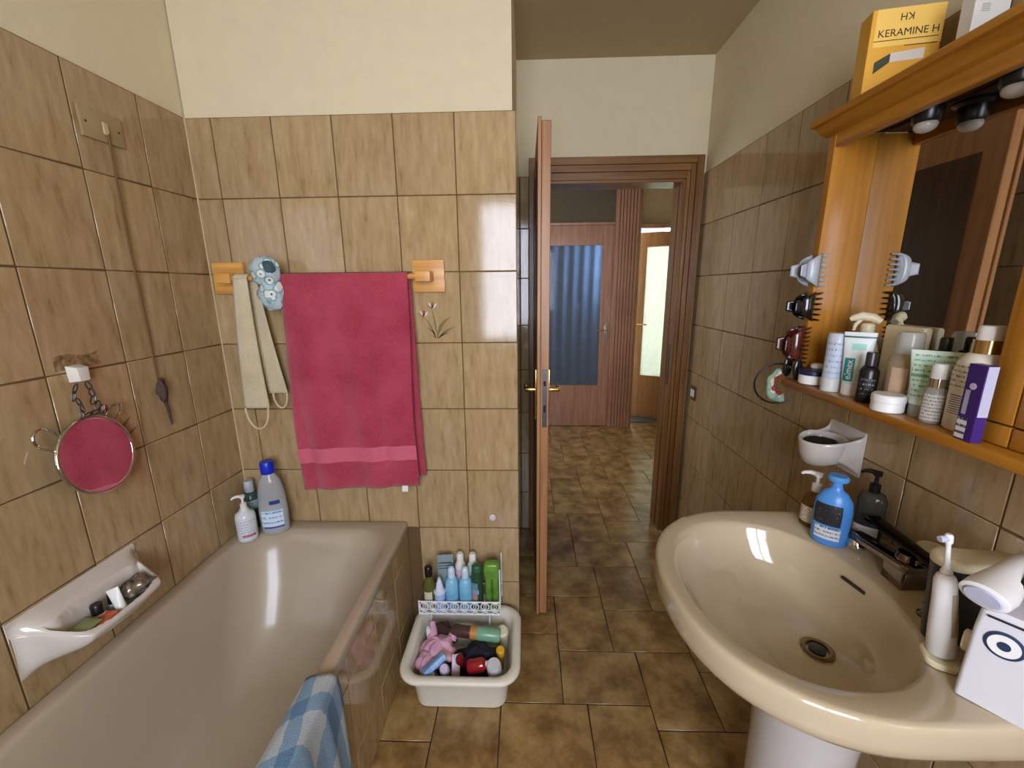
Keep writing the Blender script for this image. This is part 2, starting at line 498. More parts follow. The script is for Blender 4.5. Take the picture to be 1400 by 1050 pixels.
for i in range(-24, 25):
    for j in range(-10, 11):
        ox = 1.256 + i * B_ - j * (A_ - B_); oy = -0.310 + i * B_ + j * (A_ + B_)
        for (x0, y0, x1, y1) in ((ox, oy, ox + A_, oy + B_), (ox + A_, oy + B_ - A_, ox + A_ + B_, oy + B_)):
            if x1 < 0.6 or x0 > 3.1 or y1 < YR or y0 > 3.6: continue
            floor_tile(x0, y0, x1, y1)

# window behind the camera: frame, mullion, panes
win = thing('window_1', 'white framed bathroom window', 'window', ((WX0 + WX1) / 2, YR - 0.1, WZ0), kind='structure')
hw, hh = (WX1 - WX0) / 2, WZ1 - WZ0
mb = MB(); fwid = 0.05
mb.box(-hw, hw, -0.03, 0.03, 0, fwid); mb.box(-hw, hw, -0.03, 0.03, hh - fwid, hh)
mb.box(-hw, -hw + fwid, -0.03, 0.03, fwid, hh - fwid); mb.box(hw - fwid, hw, -0.03, 0.03, fwid, hh - fwid)
obj('window_frame', mb.mesh('window_frame', 0.004), WHITEP, win)
obj('mullion', MB().box(-0.035, 0.035, -0.03, 0.03, fwid, hh - fwid).mesh('mullion', 0.004), WHITEP, win)
PANE = mat_pane('clear_window_glass', (250, 252, 255), 0.06)
for s_ in (-1, 1):
    obj('pane', MB().box(s_ * 0.035, s_ * (hw - fwid), -0.004, 0.004, fwid, hh - fwid).mesh('pane'), PANE, win)
obj('window_sill', MB().box(-hw - 0.04, hw + 0.04, 0.1, 0.14, -0.03, 0.0).mesh('window_sill', 0.004), WHITEP, win)

# door casing: stepped architrave and jamb lining
tr = thing('trim_1', 'stepped dark wood casing around the bathroom doorway', 'door casing', (0, 0, 0), kind='structure')
steps = []                                    # (left x, right x, top z, how far it stands proud)
xl, xr_, zt = OX0 - 0.072, XR - 0.010, 2.0725
for wl_, wr_, wt_, d in ((0.040, 0.036, 0.0365, 0.024), (0.018, 0.025, 0.032, 0.017), (0.014, 0.0183, 0.036, 0.010)):
    steps.append((xl, xl + wl_, xr_ - wr_, xr_, zt - wt_, zt, d)); xl += wl_; xr_ -= wr_; zt -= wt_
ml_, mr_, mh_ = MB(), MB(), MB()
for a_, b_, c_, d_, z0, z1, d in steps:
    ml_.box(a_, b_, YF - d, YF + PB, 0, z1); mr_.box(c_, d_, YF - d, YF + PB, 0, z1); mh_.box(b_, c_, YF - d, YF + PB, z0, z1)
obj('architrave', ml_.mesh('architrave', weld=False, bevel=0.002), CASEW, tr); obj('architrave', mr_.mesh('architrave', weld=False, bevel=0.002), CASEW, tr)
obj('head_architrave', mh_.mesh('head_architrave', weld=False, bevel=0.002), CASEX, tr)
mb = MB(); mb.box(OX0 - 0.002, OX0 + 0.014, YF, 0.94, 0, OZ); mb.box(OX0 + 0.014, OX0 + 0.024, YF + 0.06, 0.94, 0, OZ - 0.014)
obj('jamb', mb.mesh('jamb', 0.002), CASEW, tr)
mb = MB(); mb.box(OX1 - 0.010, OX1 + 0.002, YF, 0.94, 0, OZ); mb.box(OX1 - 0.014, OX1 - 0.010, YF + 0.055, 0.94, 0, OZ - 0.014)
jr = obj('jamb', mb.mesh('jamb', 0.002), CASEW, tr)
obj('strike_plate', MB().box(OX1 - 0.0125, OX1 - 0.0095, YF + 0.012, YF + 0.036, 0.90, 1.13).mesh('strike_plate', 0.001), STEEL, jr)
mb = MB(); mb.box(OX0 + 0.01, OX1 - 0.01, YF, 0.94, OZ - 0.014, OZ + 0.002)
obj('head_jamb', mb.mesh('head_jamb', 0.002), CASEX, tr)
mb = MB(); mb.box(OX0 - 0.07, OX0, 0.917, 0.935, 0, 2.06); mb.box(OX1, OX1 + 0.07, 0.917, 0.935, 0, 2.06); mb.box(OX0, OX1, 0.917, 0.935, OZ, 2.06)
obj('hall_side_architrave', mb.mesh('hall_side_architrave', 0.003), CASEW, tr)

# bathroom door, open at a right angle, seen on its edge
d1 = thing('door_1', 'brown wooden bathroom door standing wide open, seen edge-on', 'door', (1.19, 0.10, 0), kind='structure')
obj('leaf', MB().box(-0.008, 0.025, 0.0, 0.665, 0.011, 2.004).mesh('leaf', 0.002), DOORE, d1)
obj('rebate_lip', MB().box(-0.022, -0.0085, -0.009, 0.672, 0.011, 2.014).mesh('rebate_lip', 0.002), DOORE, d1)
obj('face_panel', MB().box(0.0252, 0.0285, 0.085, 0.585, 0.12, 1.9).mesh('face_panel', 0.0015), DOORW, d1)
obj('face_panel', MB().box(-0.0255, -0.0222, 0.085, 0.585, 0.12, 1.9).mesh('face_panel', 0.0015), DOORW, d1)
fe = obj('forend', MB().box(0.0, 0.018, -0.0016, 0.0, 0.893, 1.131).mesh('forend', 0.0006), STEEL, d1)
obj('latch', MB().box(0.005, 0.013, -0.009, -0.0012, 1.065, 1.085).mesh('latch', 0.001), DCHROME, fe)
obj('deadbolt', MB().box(0.005, 0.013, -0.003, -0.0012, 0.955, 0.985).mesh('deadbolt', 0.001), BLACKP, fe)
for s_, x0 in ((-1, -0.022), (1, 0.025)):
    pl = obj('handle_plate', MB().box(x0, x0 + s_ * 0.006, 0.035, 0.07, 0.915, 1.122).mesh('handle_plate', 0.002, 2), BRASS, d1)
    mb = MB().tube([(x0 + s_ * 0.005, 0.052, 1.038), (x0 + s_ * 0.03, 0.052, 1.038), (x0 + s_ * 0.04, 0.054, 1.038), (x0 + s_ * 0.043, 0.065, 1.038), (x0 + s_ * 0.043, 0.15, 1.036)], [0.009, 0.010, 0.0105, 0.0095, 0.0075], 12)
    obj('lever', mb, BRASS, pl)
for z in (0.25, 1.75):
    obj('hinge', MB().lathe([(0.007, 0), (0.007, 0.07)], 10, c=(-0.02, 0.682, z)), BRASS, d1)

# ---------------- the hall beyond the doorway
YH = 2.73
HC = 2.47
wh = wall('wall_hall_left', 'pale plaster wall at the end of the hall', [(0.18, 0.30, 0.917, YH, 0, HC + 0.02)], HALLP)
wall('wall_hall_near', 'pale plaster hall wall beside the bathroom', [(XR + 0.13, 3.2, 0.80, 0.917, 0, HC + 0.02)], HALLP)
wall('wall_hall_right', 'pale plaster wall closing the hall', [(3.2, 3.32, 0.80, 5.2, 0, HC + 0.02)], HALLP)
PX0, PX1 = 1.985, 2.212           # fluted pilaster
HD0, HD1 = 1.145, 1.972           # left hall door
HR0, HR1 = 2.225, 3.0             # right hall door
wall('wall_hall_far', 'pale plaster wall holding two glazed hall doors', [(0.30, HD0 - 0.08, YH + 0.03, YH + 0.13, 0, HC), (PX0, PX1, YH + 0.03, YH + 0.13, 0, HC), (HR1 + 0.08, 3.2, YH + 0.03, YH + 0.13, 0, HC), (HD0 - 0.08, PX0, YH + 0.03, YH + 0.13, 2.41, HC), (PX1, HR1 + 0.08, YH + 0.03, YH + 0.13, 2.41, HC)], HALLP)
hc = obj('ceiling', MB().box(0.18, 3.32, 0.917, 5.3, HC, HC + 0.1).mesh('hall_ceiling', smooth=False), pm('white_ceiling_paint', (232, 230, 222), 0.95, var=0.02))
tag(hc, 'white painted hall ceiling', 'ceiling', kind='structure')
wall('wall_room_far', 'pale wall of the room behind the hall doors', [(0.30, 2.3, 5.1, 5.2, 0, HC), (3.7, 3.9, 5.1, 5.2, 0, HC), (2.3, 3.7, 5.1, 5.2, 0, 0.6), (2.3, 3.7, 5.1, 5.2, 2.35, HC)], HALLP)
wall('wall_added_partition', 'pale unseen wall added to keep the curtained room dark', [(2.09, 2.19, YH + 0.13, 5.1, 0, HC)], HALLP)  # partition added out of view so far-room light misses the curtain
wall('wall_room_left', 'pale wall of the room behind the curtained door', [(0.18, 0.30, YH, 5.2, 0, HC + 0.02)], HALLP)
# fluted pilaster between the hall doors
pi_ = thing('trim_2', 'fluted reddish wood pilaster between the two hall doors', 'pilaster', ((PX0 + PX1) / 2, YH, 0), kind='structure')
hwp = (PX1 - PX0) / 2
obj('back_board', MB().box(-hwp, hwp, 0.0, 0.03, 0, 2.41).mesh('back_board', 0.002), HALLW, pi_)
nfl = 7; fw_ = (2 * hwp - 0.012) / nfl
me = MB().prism([(-fw_ / 2 + 0.003, 0.0), (-fw_ / 2 + 0.003, -0.008), (-fw_ / 2 + 0.007, -0.014), (fw_ / 2 - 0.007, -0.014), (fw_ / 2 - 0.003, -0.008), (fw_ / 2 - 0.003, 0.0)], 'z', 0.0, 2.41).mesh('slat')
me.materials.append(HALLW)
for k in range(nfl):
    obj('slat', me, None, pi_, (-hwp + 0.006 + (k + 0.5) * fw_, 0, 0))
# transom and frame of the left hall door
REED = mat_pane('reeded_bronze_glass', (150, 136, 112), 0.82, 0.16, 0.9, (120, 120, 7))
f2 = thing('trim_3', 'reddish wood frame with a bronze glass transom over the curtained door', 'door casing', (0, YH, 0), kind='structure')
mb = MB(); mb.box(HD0 - 0.08, HD0 - 0.003, 0, 0.05, 0, 2.41); mb.box(HD0 - 0.08, PX0 - 0.001, 0.0, 0.05, 2.39, 2.41)
mb.box(HD0 - 0.003, PX0 - 0.001, 0.0, 0.05, 2.02, 2.045); mb.box(HD1 + 0.003, PX0 - 0.001, 0, 0.05, 0, 2.02)
obj('frame', mb.mesh('frame', 0.002), HALLW, f2)
obj('pane', MB().box(HD0 - 0.003, PX0 - 0.001, 0.02, 0.026, 2.045, 2.39).mesh('pane'), REED, f2)
d2 = thing('door_2', 'reddish wood hall door with a tall glass pane and blue curtain behind', 'door', (0, YH, 0), kind='structure')
mb = MB(); gx0, gx1, gz0, gz1 = HD0 + 0.11, 1.868, 0.447, 1.835
for a_, b_ in ((HD0, gx0), (gx1, HD1)): obj('stile', MB().box(a_, b_, 0.004, 0.044, 0.008, 2.016).mesh('stile', 0.002), HALLW, d2)
obj('top_rail', MB().box(gx0, gx1, 0.004, 0.044, gz1, 2.016).mesh('top_rail', 0.002), HALLW, d2)
obj('bottom_panel', MB().box(gx0, gx1, 0.004, 0.044, 0.008, gz0).mesh('bottom_panel', 0.002), HALLW, d2)
obj('pane', MB().box(gx0, gx1, 0.022, 0.027, gz0, gz1).mesh('pane'), mat_pane('door_glass', (205, 215, 225), 0.22, 0.06), d2)
hp = obj('handle_plate', MB().box(1.918, 1.946, -0.002, 0.004, 0.885, 1.10).mesh('handle_plate', 0.002), CHROME, d2)
obj('lever', MB().tube([(1.932, 0.0, 1.022), (1.932, -0.035, 1.022), (1.925, -0.045, 1.022), (1.83, -0.045, 1.02)], 0.007, 10), CHROME, hp)


# curtain hanging behind the glass
def mat_curtain():
    m, nt, b = new_mat('blue_sheer_curtain'); N, L = nt.nodes, nt.links
    tl = N.new('ShaderNodeBsdfTranslucent'); df = N.new('ShaderNodeBsdfDiffuse')
    tc = N.new('ShaderNodeTexCoord'); nz = N.new('ShaderNodeTexNoise'); nz.inputs['Scale'].default_value = 9
    L.new(tc.outputs['Object'], nz.inputs['Vector'])
    cr = N.new('ShaderNodeValToRGB'); cr.color_ramp.elements[0].color = rgb((100, 112, 136)); cr.color_ramp.elements[1].color = rgb((134, 148, 172))
    L.new(nz.outputs['Fac'], cr.inputs[0]); L.new(cr.outputs[0], tl.inputs[0]); L.new(cr.outputs[0], df.inputs[0])
    mx = N.new('ShaderNodeMixShader'); mx.inputs[0].default_value = 0.5
    L.new(tl.outputs[0], mx.inputs[1]); L.new(df.outputs[0], mx.inputs[2]); L.new(mx.outputs[0], N['Material Output'].inputs[0])
    return m


mb = MB()
mb.grid(lambda u, v: (lerp(1.18, 1.93, u), 0.075 + 0.022 * sin(u * 46 + 0.8 * sin(v * 3)) * (0.45 + 0.55 * v) , lerp(1.98, 0.3, v)), 90, 10)
cu = obj('curtain', mb, mat_curtain(), None, (0, YH + 0.03, 0))
tag(cu, 'blue pleated curtain hanging behind the hall door glass', 'curtain')
# right hall door: transom and ajar glazed leaf
FROST = mat_frosted('frosted_green_glass', (222, 228, 222))
f3 = thing('trim_4', 'reddish wood frame with a frosted transom over the ajar door', 'door casing', (0, YH, 0), kind='structure')
mb = MB(); mb.box(PX1 + 0.001, HR0 + 0.003, 0, 0.05, 0, 2.41); mb.box(PX1 + 0.001, HR1 + 0.08, 0, 0.05, 2.39, 2.41)
mb.box(HR0 + 0.003, HR1, 0, 0.05, 1.988, 2.022); mb.box(HR1, HR1 + 0.08, 0, 0.05, 0, 2.41)
obj('frame', mb.mesh('frame', 0.002), DOORE, f3)
obj('pane', MB().box(HR0 + 0.003, HR1, 0.02, 0.026, 2.022, 2.39).mesh('pane'), mat_frosted('frosted_bronze_glass', (148, 134, 114)), f3)
d3 = thing('door_3', 'brown glazed door standing ajar with bright frosted pane', 'door', (HR1 - 0.002, YH + 0.05, 0), rad(-24), kind='structure')
W3 = 0.77
for a_, b_ in ((-W3, -W3 + 0.10), (-0.10, 0)): obj('stile', MB().box(a_, b_, -0.02, 0.02, 0.014, 1.98).mesh('stile', 0.002), DOORE, d3)
obj('top_rail', MB().box(-W3 + 0.10, -0.10, -0.02, 0.02, 1.84, 1.98).mesh('top_rail', 0.002), DOORE, d3)
obj('bottom_panel', MB().box(-W3 + 0.10, -0.10, -0.02, 0.02, 0.014, 0.49).mesh('bottom_panel', 0.002), DOORE, d3)
obj('pane', MB().box(-W3 + 0.10, -0.10, -0.004, 0.004, 0.49, 1.84).mesh('pane'), FROST, d3)
obj('lever', MB().tube([(-W3 + 0.05, -0.02, 1.05), (-W3 + 0.05, -0.06, 1.05), (-W3 + 0.06, -0.065, 1.05), (-W3 + 0.15, -0.065, 1.048)], 0.008, 10), BRASS, d3)
sb = obj('trim_5', MB().box(HR0 - 0.01, HR1, YH + 0.13, YH + 0.55, 0.0, 0.010).mesh('trim_5', 0.003), pm('blue_grey_stone', (92, 100, 114), 0.5))
tag(sb, 'blue grey stone threshold under the ajar door', 'threshold', kind='structure')
# traces of old glue on one tile above the hook
def mat_stain():
    m, nt, b = new_mat('old_glue_stain'); N, L = nt.nodes, nt.links
    b.inputs['Base Color'].default_value = rgb((112, 84, 42)); b.inputs['Roughness'].default_value = 0.4
    tc = N.new('ShaderNodeTexCoord'); nz = N.new('ShaderNodeTexNoise'); nz.inputs['Scale'].default_value = 60; nz.inputs['Detail'].default_value = 5
    L.new(tc.outputs['Object'], nz.inputs['Vector'])
    mr = N.new('ShaderNodeMapRange'); mr.inputs['From Min'].default_value = 0.35; mr.inputs['From Max'].default_value = 0.7; mr.inputs['To Max'].default_value = 0.75
    L.new(nz.outputs['Fac'], mr.inputs['Value'])
    tr_ = N.new('ShaderNodeBsdfTransparent'); mx = N.new('ShaderNodeMixShader')
    L.new(mr.outputs[0], mx.inputs[0]); L.new(tr_.outputs[0], mx.inputs[1]); L.new(b.outputs[0], mx.inputs[2]); L.new(mx.outputs[0], N['Material Output'].inputs[0])
    return m


gs_ = lt[(2, 5)]
obj('glue_stain', MB().grid(lambda u, v: (0.0004, lerp(-0.56, -0.45, u) - gs_.location.y, lerp(1.258, 1.292 + 0.004 * sin(u * 7), v) - gs_.location.z), 12, 4).mesh('glue_stain', recalc=False), mat_stain(), gs_)

# ---------------- painted flower motifs on three of the tiles
GREEN = pm('olive_flower_glaze', (116, 104, 58), 0.25)
RED = pm('red_flower_glaze', (158, 78, 50), 0.25)
PALE = pm('white_flower_glaze', (220, 205, 190), 0.25)


def flower_print(parent, plane, loc, scale=1.0, flip=1):
    """flat painted lily: leaves, stems, petals; local frame: u across, v up"""
    def place(pts):
        out = []
        for u, v in pts:
            u *= scale * flip; v *= scale
            if plane == 'y-': out.append((u, -0.0004, v))
            elif plane == 'x+': out.append((0.0004, u, v))
            else: out.append((-0.0004, u, v))
        return out

    def leaf(mb, a, b, bend, wd):
        n = 8; L_, R_ = [], []
        for i in range(n + 1):
            t = i / n; x = lerp(a[0], b[0], t) + bend * sin(pi * t) * 0.6; y = lerp(a[1], b[1], t) + abs(bend) * sin(pi * t) * 0.6
            h = wd * sin(pi * min(max(t, 0.06), 0.97)) * 0.5
            L_.append((x - h, y + h * 0.3)); R_.append((x + h, y - h * 0.3))
        vs = place(L_ + R_); mb.add(vs, [(i, i + 1, n + 2 + i, n + 1 + i) for i in range(n)])

    g = MB()
    for a, b, bd, wd in (((0, 0), (0.042, 0.062), -0.012, 0.010), ((0.004, 0), (0.055, 0.034), -0.006, 0.009), ((0, 0), (0.034, 0.018), 0.004, 0.007),
                         ((-0.004, 0), (-0.04, 0.035), 0.010, 0.010), ((-0.006, 0), (-0.028, 0.012), 0.004, 0.007),
                         ((0, 0), (-0.012, 0.085), 0.002, 0.005), ((-0.004, 0), (-0.036, 0.064), 0.004, 0.005)):
        leaf(g, a, b, bd, wd)
    go = obj('flower_print', g.mesh('flower_print', recalc=False), GREEN, parent, loc)
    for (cx, cy) in ((-0.012, 0.085), (-0.038, 0.062)):
        r_ = MB(); w_ = MB()
        for k, an in enumerate((-60, -25, 10, 45)):
            t = rad(an); leaf(r_ if k % 2 == 0 else w_, (cx, cy), (cx + 0.02 * sin(t), cy + 0.02 * cos(t)), 0.001, 0.008)
        obj('petals', r_.mesh('petals', recalc=False), RED, parent, loc)
        obj('petals', w_.mesh('petals', recalc=False), PALE, parent, loc)


flower_print(bt[(4, 5)], 'y-', (0.012, 0.0, -0.108), 1.25)
flower_print(lt[(2, 4)], 'x+', (0.0, 0.03, -0.1), 1.2)
flower_print(rtiles[(5, 6)], 'x-', (0.0, 0.03, -0.05), 1.5, -1)
flower_print(rtiles[(5, 5)], 'x-', (0.0, 0.05, -0.10), 1.5, -1)

# ================================================================== BATHTUB
tub = thing('bathtub', 'champagne enamel bathtub built in behind beige tiles', 'bathtub', (0, 0, 0))
TX1, TY0, RZ = 0.648, -1.70, 0.53
rg = [rrect(0.03, TX1 - 0.03, TY0 + 0.03, -0.03, 0.01, 0.40), rrect(0.002, TX1 - 0.002, TY0, -0.002, 0.012, RZ - 0.036),
      rrect(0.001, TX1, TY0, -0.001, 0.014, RZ - 0.012), rrect(0.003, TX1 - 0.003, TY0 + 0.002, -0.003, 0.016, RZ - 0.003),
      rrect(0.010, TX1 - 0.010, TY0 + 0.008, -0.010, 0.02, RZ),
      rrect(0.040, TX1 - 0.030, TY0 + 0.05, -0.058, 0.13, RZ), rrect(0.048, TX1 - 0.038, TY0 + 0.058, -0.066, 0.14, RZ - 0.004),
      rrect(0.054, TX1 - 0.046, TY0 + 0.066, -0.076, 0.15, RZ - 0.016), rrect(0.065, TX1 - 0.058, TY0 + 0.08, -0.10, 0.16, RZ - 0.07),
      rrect(0.082, TX1 - 0.075, TY0 + 0.11, -0.15, 0.17, RZ - 0.17), rrect(0.10, TX1 - 0.095, TY0 + 0.14, -0.215, 0.16, RZ - 0.28),
      rrect(0.13, TX1 - 0.12, TY0 + 0.19, -0.29, 0.14, RZ - 0.36), rrect(0.18, TX1 - 0.17, TY0 + 0.26, -0.40, 0.10, RZ - 0.395),
      rrect(0.28, TX1 - 0.27, TY0 + 0.5, -0.8, 0.04, RZ - 0.40)]
obj('shell', MB().rings(rg, cap0=False).mesh('shell', angle=60), TUBMAT, tub)
ap = obj('apron', MB().box(0.60, 0.6345, TY0 + 0.002, -0.002, 0.0, 0.492).mesh('apron', smooth=False), GROUT, tub)
au = [-0.004 - GB] + [-0.004 - 0.193 - 0.202 * k for k in range(0, 8)] + [TY0 + 0.004]
tiles(ap, 'x+', 0.6435, au, [0.0, 0.155, 0.405, 0.4935])
obj('drain_strainer', MB().lathe([(0.03, 0), (0.03, 0.004), (0.012, 0.006)], 16, c=(0.325, -1.2, RZ - 0.399)), CHROME, tub)

# blue checked towel over the rim
def mat_check():
    m, nt, b = new_mat('blue_white_checked_terry'); N, L = nt.nodes, nt.links
    uv = N.new('ShaderNodeUVMap'); mp = N.new('ShaderNodeMapping'); mp.inputs['Rotation'].default_value = (0, 0, 0.3)
    mp.inputs['Scale'].default_value = (3.3, 4.6, 1); L.new(uv.outputs[0], mp.inputs[0])
    tc = N.new('ShaderNodeTexCoord'); nz = N.new('ShaderNodeTexNoise'); nz.inputs['Scale'].default_value = 60; L.new(tc.outputs['Object'], nz.inputs['Vector'])
    nz2 = N.new('ShaderNodeMix'); nz2.data_type = 'RGBA'; nz2.inputs[0].default_value = 0.09
    L.new(mp.outputs[0], nz2.inputs[6]); L.new(nz.outputs['Color'], nz2.inputs[7])
    sp = N.new('ShaderNodeSeparateXYZ'); L.new(nz2.outputs[2], sp.inputs[0])
    outs = []
    for ax in ('X', 'Y'):
        fr = N.new('ShaderNodeMath'); fr.operation = 'FRACT'; L.new(sp.outputs[ax], fr.inputs[0])
        gt = N.new('ShaderNodeMath'); gt.operation = 'LESS_THAN'; gt.inputs[1].default_value = 0.36; L.new(fr.outputs[0], gt.inputs[0]); outs.append(gt)
    ad = N.new('ShaderNodeMath'); ad.operation = 'ADD'; L.new(outs[0].outputs[0], ad.inputs[0]); L.new(outs[1].outputs[0], ad.inputs[1])
    dv = N.new('ShaderNodeMath'); dv.operation = 'MULTIPLY'; dv.inputs[1].default_value = 0.5; L.new(ad.outputs[0], dv.inputs[0])
    cr = N.new('ShaderNodeValToRGB'); cr.color_ramp.interpolation = 'CONSTANT'; el = cr.color_ramp.elements
    el[0].position = 0; el[0].color = rgb((174, 184, 188)); el[1].position = 0.3; el[1].color = rgb((124, 154, 178)); e = el.new(0.8); e.color = rgb((94, 128, 160))
    L.new(dv.outputs[0], cr.inputs[0]); L.new(cr.outputs[0], b.inputs['Base Color']); b.inputs['Roughness'].default_value = 0.95
    n3 = N.new('ShaderNodeTexNoise'); n3.inputs['Scale'].default_value = 420; L.new(tc.outputs['Object'], n3.inputs['Vector'])
    bp = N.new('ShaderNodeBump'); bp.inputs['Strength'].default_value = 0.7; bp.inputs['Distance'].default_value = 0.004
    L.new(n3.outputs['Fac'], bp.inputs['Height']); L.new(bp.outputs[0], b.inputs['Normal'])
    return m


def solidify(o, t, off=0.0):
    md = o.modifiers.new('thickness', 'SOLIDIFY'); md.thickness = t; md.offset = off
    return o


prof = [(0.505, 0.30), (0.548, 0.40), (0.578, 0.47), (0.594, 0.512), (0.600, 0.532), (0.612, 0.5385), (0.632, 0.5385), (0.648, 0.537), (0.6565, 0.526), (0.659, 0.49), (0.660, 0.40), (0.661, 0.31), (0.662, 0.20)]


def along(pr, t):
    k = t * (len(pr) - 1); i = min(int(k), len(pr) - 2); f = k - i
    return lerp(pr[i][0], pr[i + 1][0], f), lerp(pr[i][1], pr[i + 1][1], f)


def ftow(u, v):
    x, z = along(prof, u)
    y = lerp(-0.690, -1.16, v) - 0.015 * sin(u * 5)
    rip = 0.006 * sin(v * 34 + u * 3) * (abs(u - 0.48) * 2)
    edge = 1.0 if 0.3 < u < 0.7 else 0.0
    return (x + (max(rip, 0) if u > 0.6 else -0.3 * min(rip, 0)), y, z + (0.002 if edge else 0))


o = obj('bath_mat_towel', MB().grid(ftow, 48, 40), mat_check(), None)
tag(o, 'blue and white checked terry towel draped over the bathtub rim', 'towel'); solidify(o, 0.005, 1.0)


# ------------------------------------------------------------------ bottle builder
def prof_r(pr):
    def r(z):
        for (r0, z0), (r1, z1) in zip(pr[:-1], pr[1:]):
            if z0 <= z <= z1 and z1 > z0: return lerp(r0, r1, (z - z0) / (z1 - z0))
        return pr[-1][0]
    return r


def bottle(name, label, loc, body, mat, rotz=None, sx=1.0, sy=1.0, p=2.0, cap=None, capmat=None, capname='cap', lab=None, pump=None, group=None, cat='bottle', n=22, tilt=None, extra=None):
    """body/cap: list of (radius, z).  lab: list of (z0,z1,a0,a1,material).  pump: (z, height, reach, material)"""
    t = thing(name, label, cat, loc, face(loc[0], loc[1]) if rotz is None else rotz, group)
    if tilt: t.rotation_euler = tilt
    b_ = obj('body', MB().lathe(body, n, sx, sy, p).mesh('body', angle=50), mat, t)
    if cap: obj(capname, MB().lathe(cap, n, *(1, 1) if capname == 'cap_round' else (sx if len(cap) and cap[0][0] > 0.6 * max(q[0] for q in body) else 1, sy if cap[0][0] > 0.6 * max(q[0] for q in body) else 1)).mesh(capname, angle=40), capmat or WHITEP, t)
    if lab:
        rf = prof_r(body)
        for z0, z1, a0, a1, lm in lab:
            obj('label', arc_patch(rf, z0, z1, a0, a1, sx, sy, p=p).mesh('label', recalc=False), lm, b_)
    if pump:
        z, h, reach, m2 = pump
        k = obj('pump', MB().lathe([(0.011, z), (0.011, z + h * 0.42), (0.0045, z + h * 0.45), (0.0045, z + h * 0.8), (0.009, z + h * 0.82), (0.010, z + h), (0.006, z + h * 1.03)], 14), m2, t)
        q = z + h * 0.93
        obj('nozzle', MB().tube([(0, 0, q), (-reach * 0.5, 0, q + 0.002), (-reach * 0.85, 0, q - 0.001), (-reach, 0, q - 0.006)], [0.006, 0.0055, 0.0045, 0.0035], 10), m2, k)
    if extra: extra(t)
    return t


def glassy(name, tint, rough=0.05):
    if name in MATS: return MATS[name]
    m, nt, b = new_mat(name); N, L = nt.nodes, nt.links
    tr = N.new('ShaderNodeBsdfTransparent'); tr.inputs[0].default_value = rgb(tint)
    tc = N.new('ShaderNodeTexCoord'); nz = N.new('ShaderNodeTexNoise'); nz.inputs['Scale'].default_value = 8; L.new(tc.outputs['Object'], nz.inputs['Vector'])
    cr = N.new('ShaderNodeValToRGB'); cr.color_ramp.elements[0].color = rgb(tint, 0.85); cr.color_ramp.elements[1].color = rgb(tint, 1.0)
    L.new(nz.outputs['Fac'], cr.inputs[0]); L.new(cr.outputs[0], b.inputs['Base Color']); b.inputs['Roughness'].default_value = rough
    mx = N.new('ShaderNodeMixShader'); mx.inputs[0].default_value = 0.5
    L.new(tr.outputs[0], mx.inputs[1]); L.new(b.outputs[0], mx.inputs[2]); L.new(mx.outputs[0], N['Material Output'].inputs[0])
    MATS[name] = m
    return m


# bottles on the corner of the tub
GT = 'bottles on the bathtub corner'
bottle('pump_bottle', 'white pump lotion bottle with a red mark on the bathtub corner', (0.075, -0.13, 0.53), [(0.030, 0), (0.034, 0.004), (0.034, 0.095), (0.030, 0.108), (0.016, 0.118), (0.014, 0.125)], pm('white_gloss', (216, 220, 226), 0.25, var=0.02), 0.5, lab=[(0.012, 0.085, -55, 60, mat_print('white_print_grey', (214, 218, 226), (150, 158, 178), 7, 0.5)), (0.022, 0.031, -25, 55, pm('red_print', (176, 66, 84), 0.4))], pump=(0.122, 0.055, 0.034, WHITEP), group=GT)
BLUEC = pm('royal_blue_cap', (14, 44, 190), 0.3)
BODY = [(0.044, 0), (0.050, 0.006), (0.051, 0.10), (0.046, 0.17), (0.036, 0.215), (0.022, 0.238), (0.020, 0.245)]


def _ex(t):
    b_ = t.children[0]
    obj('liquid', MB().lathe([(0.042, 0.004), (0.0475, 0.01), (0.0485, 0.09), (0.0475, 0.115)], 22, 1, 0.62).mesh('liquid'), pm('milky_white_lotion', (206, 222, 240), 0.35, var=0.03), b_)


bottle('shampoo_bottle', 'large clear and white bottle with a royal blue cap on the bathtub corner', (0.152, -0.078, 0.53), BODY, glassy('clear_grey_plastic', (214, 216, 216)), 0.35, 1, 0.62, cap=[(0.0235, 0.244), (0.0245, 0.25), (0.0245, 0.285), (0.022, 0.29)], capmat=BLUEC, capname='cap_round',
       lab=[(0.035, 0.10, -50, 45, mat_print('white_label_blue', (214, 226, 238), (70, 160, 215), 3.2, 0.52)), (0.028, 0.034, -40, 45, pm('navy_print', (40, 80, 160), 0.4)), (0.125, 0.14, -5, 38, pm('navy_print2', (38, 58, 130), 0.4))], group=GT, extra=_ex)
bottle('shower_gel_bottle', 'slim dark green bottle with a clear cap behind the white pump bottle', (0.045, -0.045, 0.53), [(0.024, 0), (0.028, 0.004), (0.028, 0.12), (0.022, 0.145), (0.014, 0.15)], pm('bottle_green', (52, 82, 74), 0.2), 0.4, cap=[(0.0165, 0.15), (0.0165, 0.19), (0.014, 0.195)], capmat=pm('pale_grey_cap', (176, 184, 194), 0.25), capname='cap_round', lab=[(0.085, 0.12, -60, 60, mat_print('green_label', (150, 178, 178), (60, 90, 90), 4, 0.5))], group=GT)

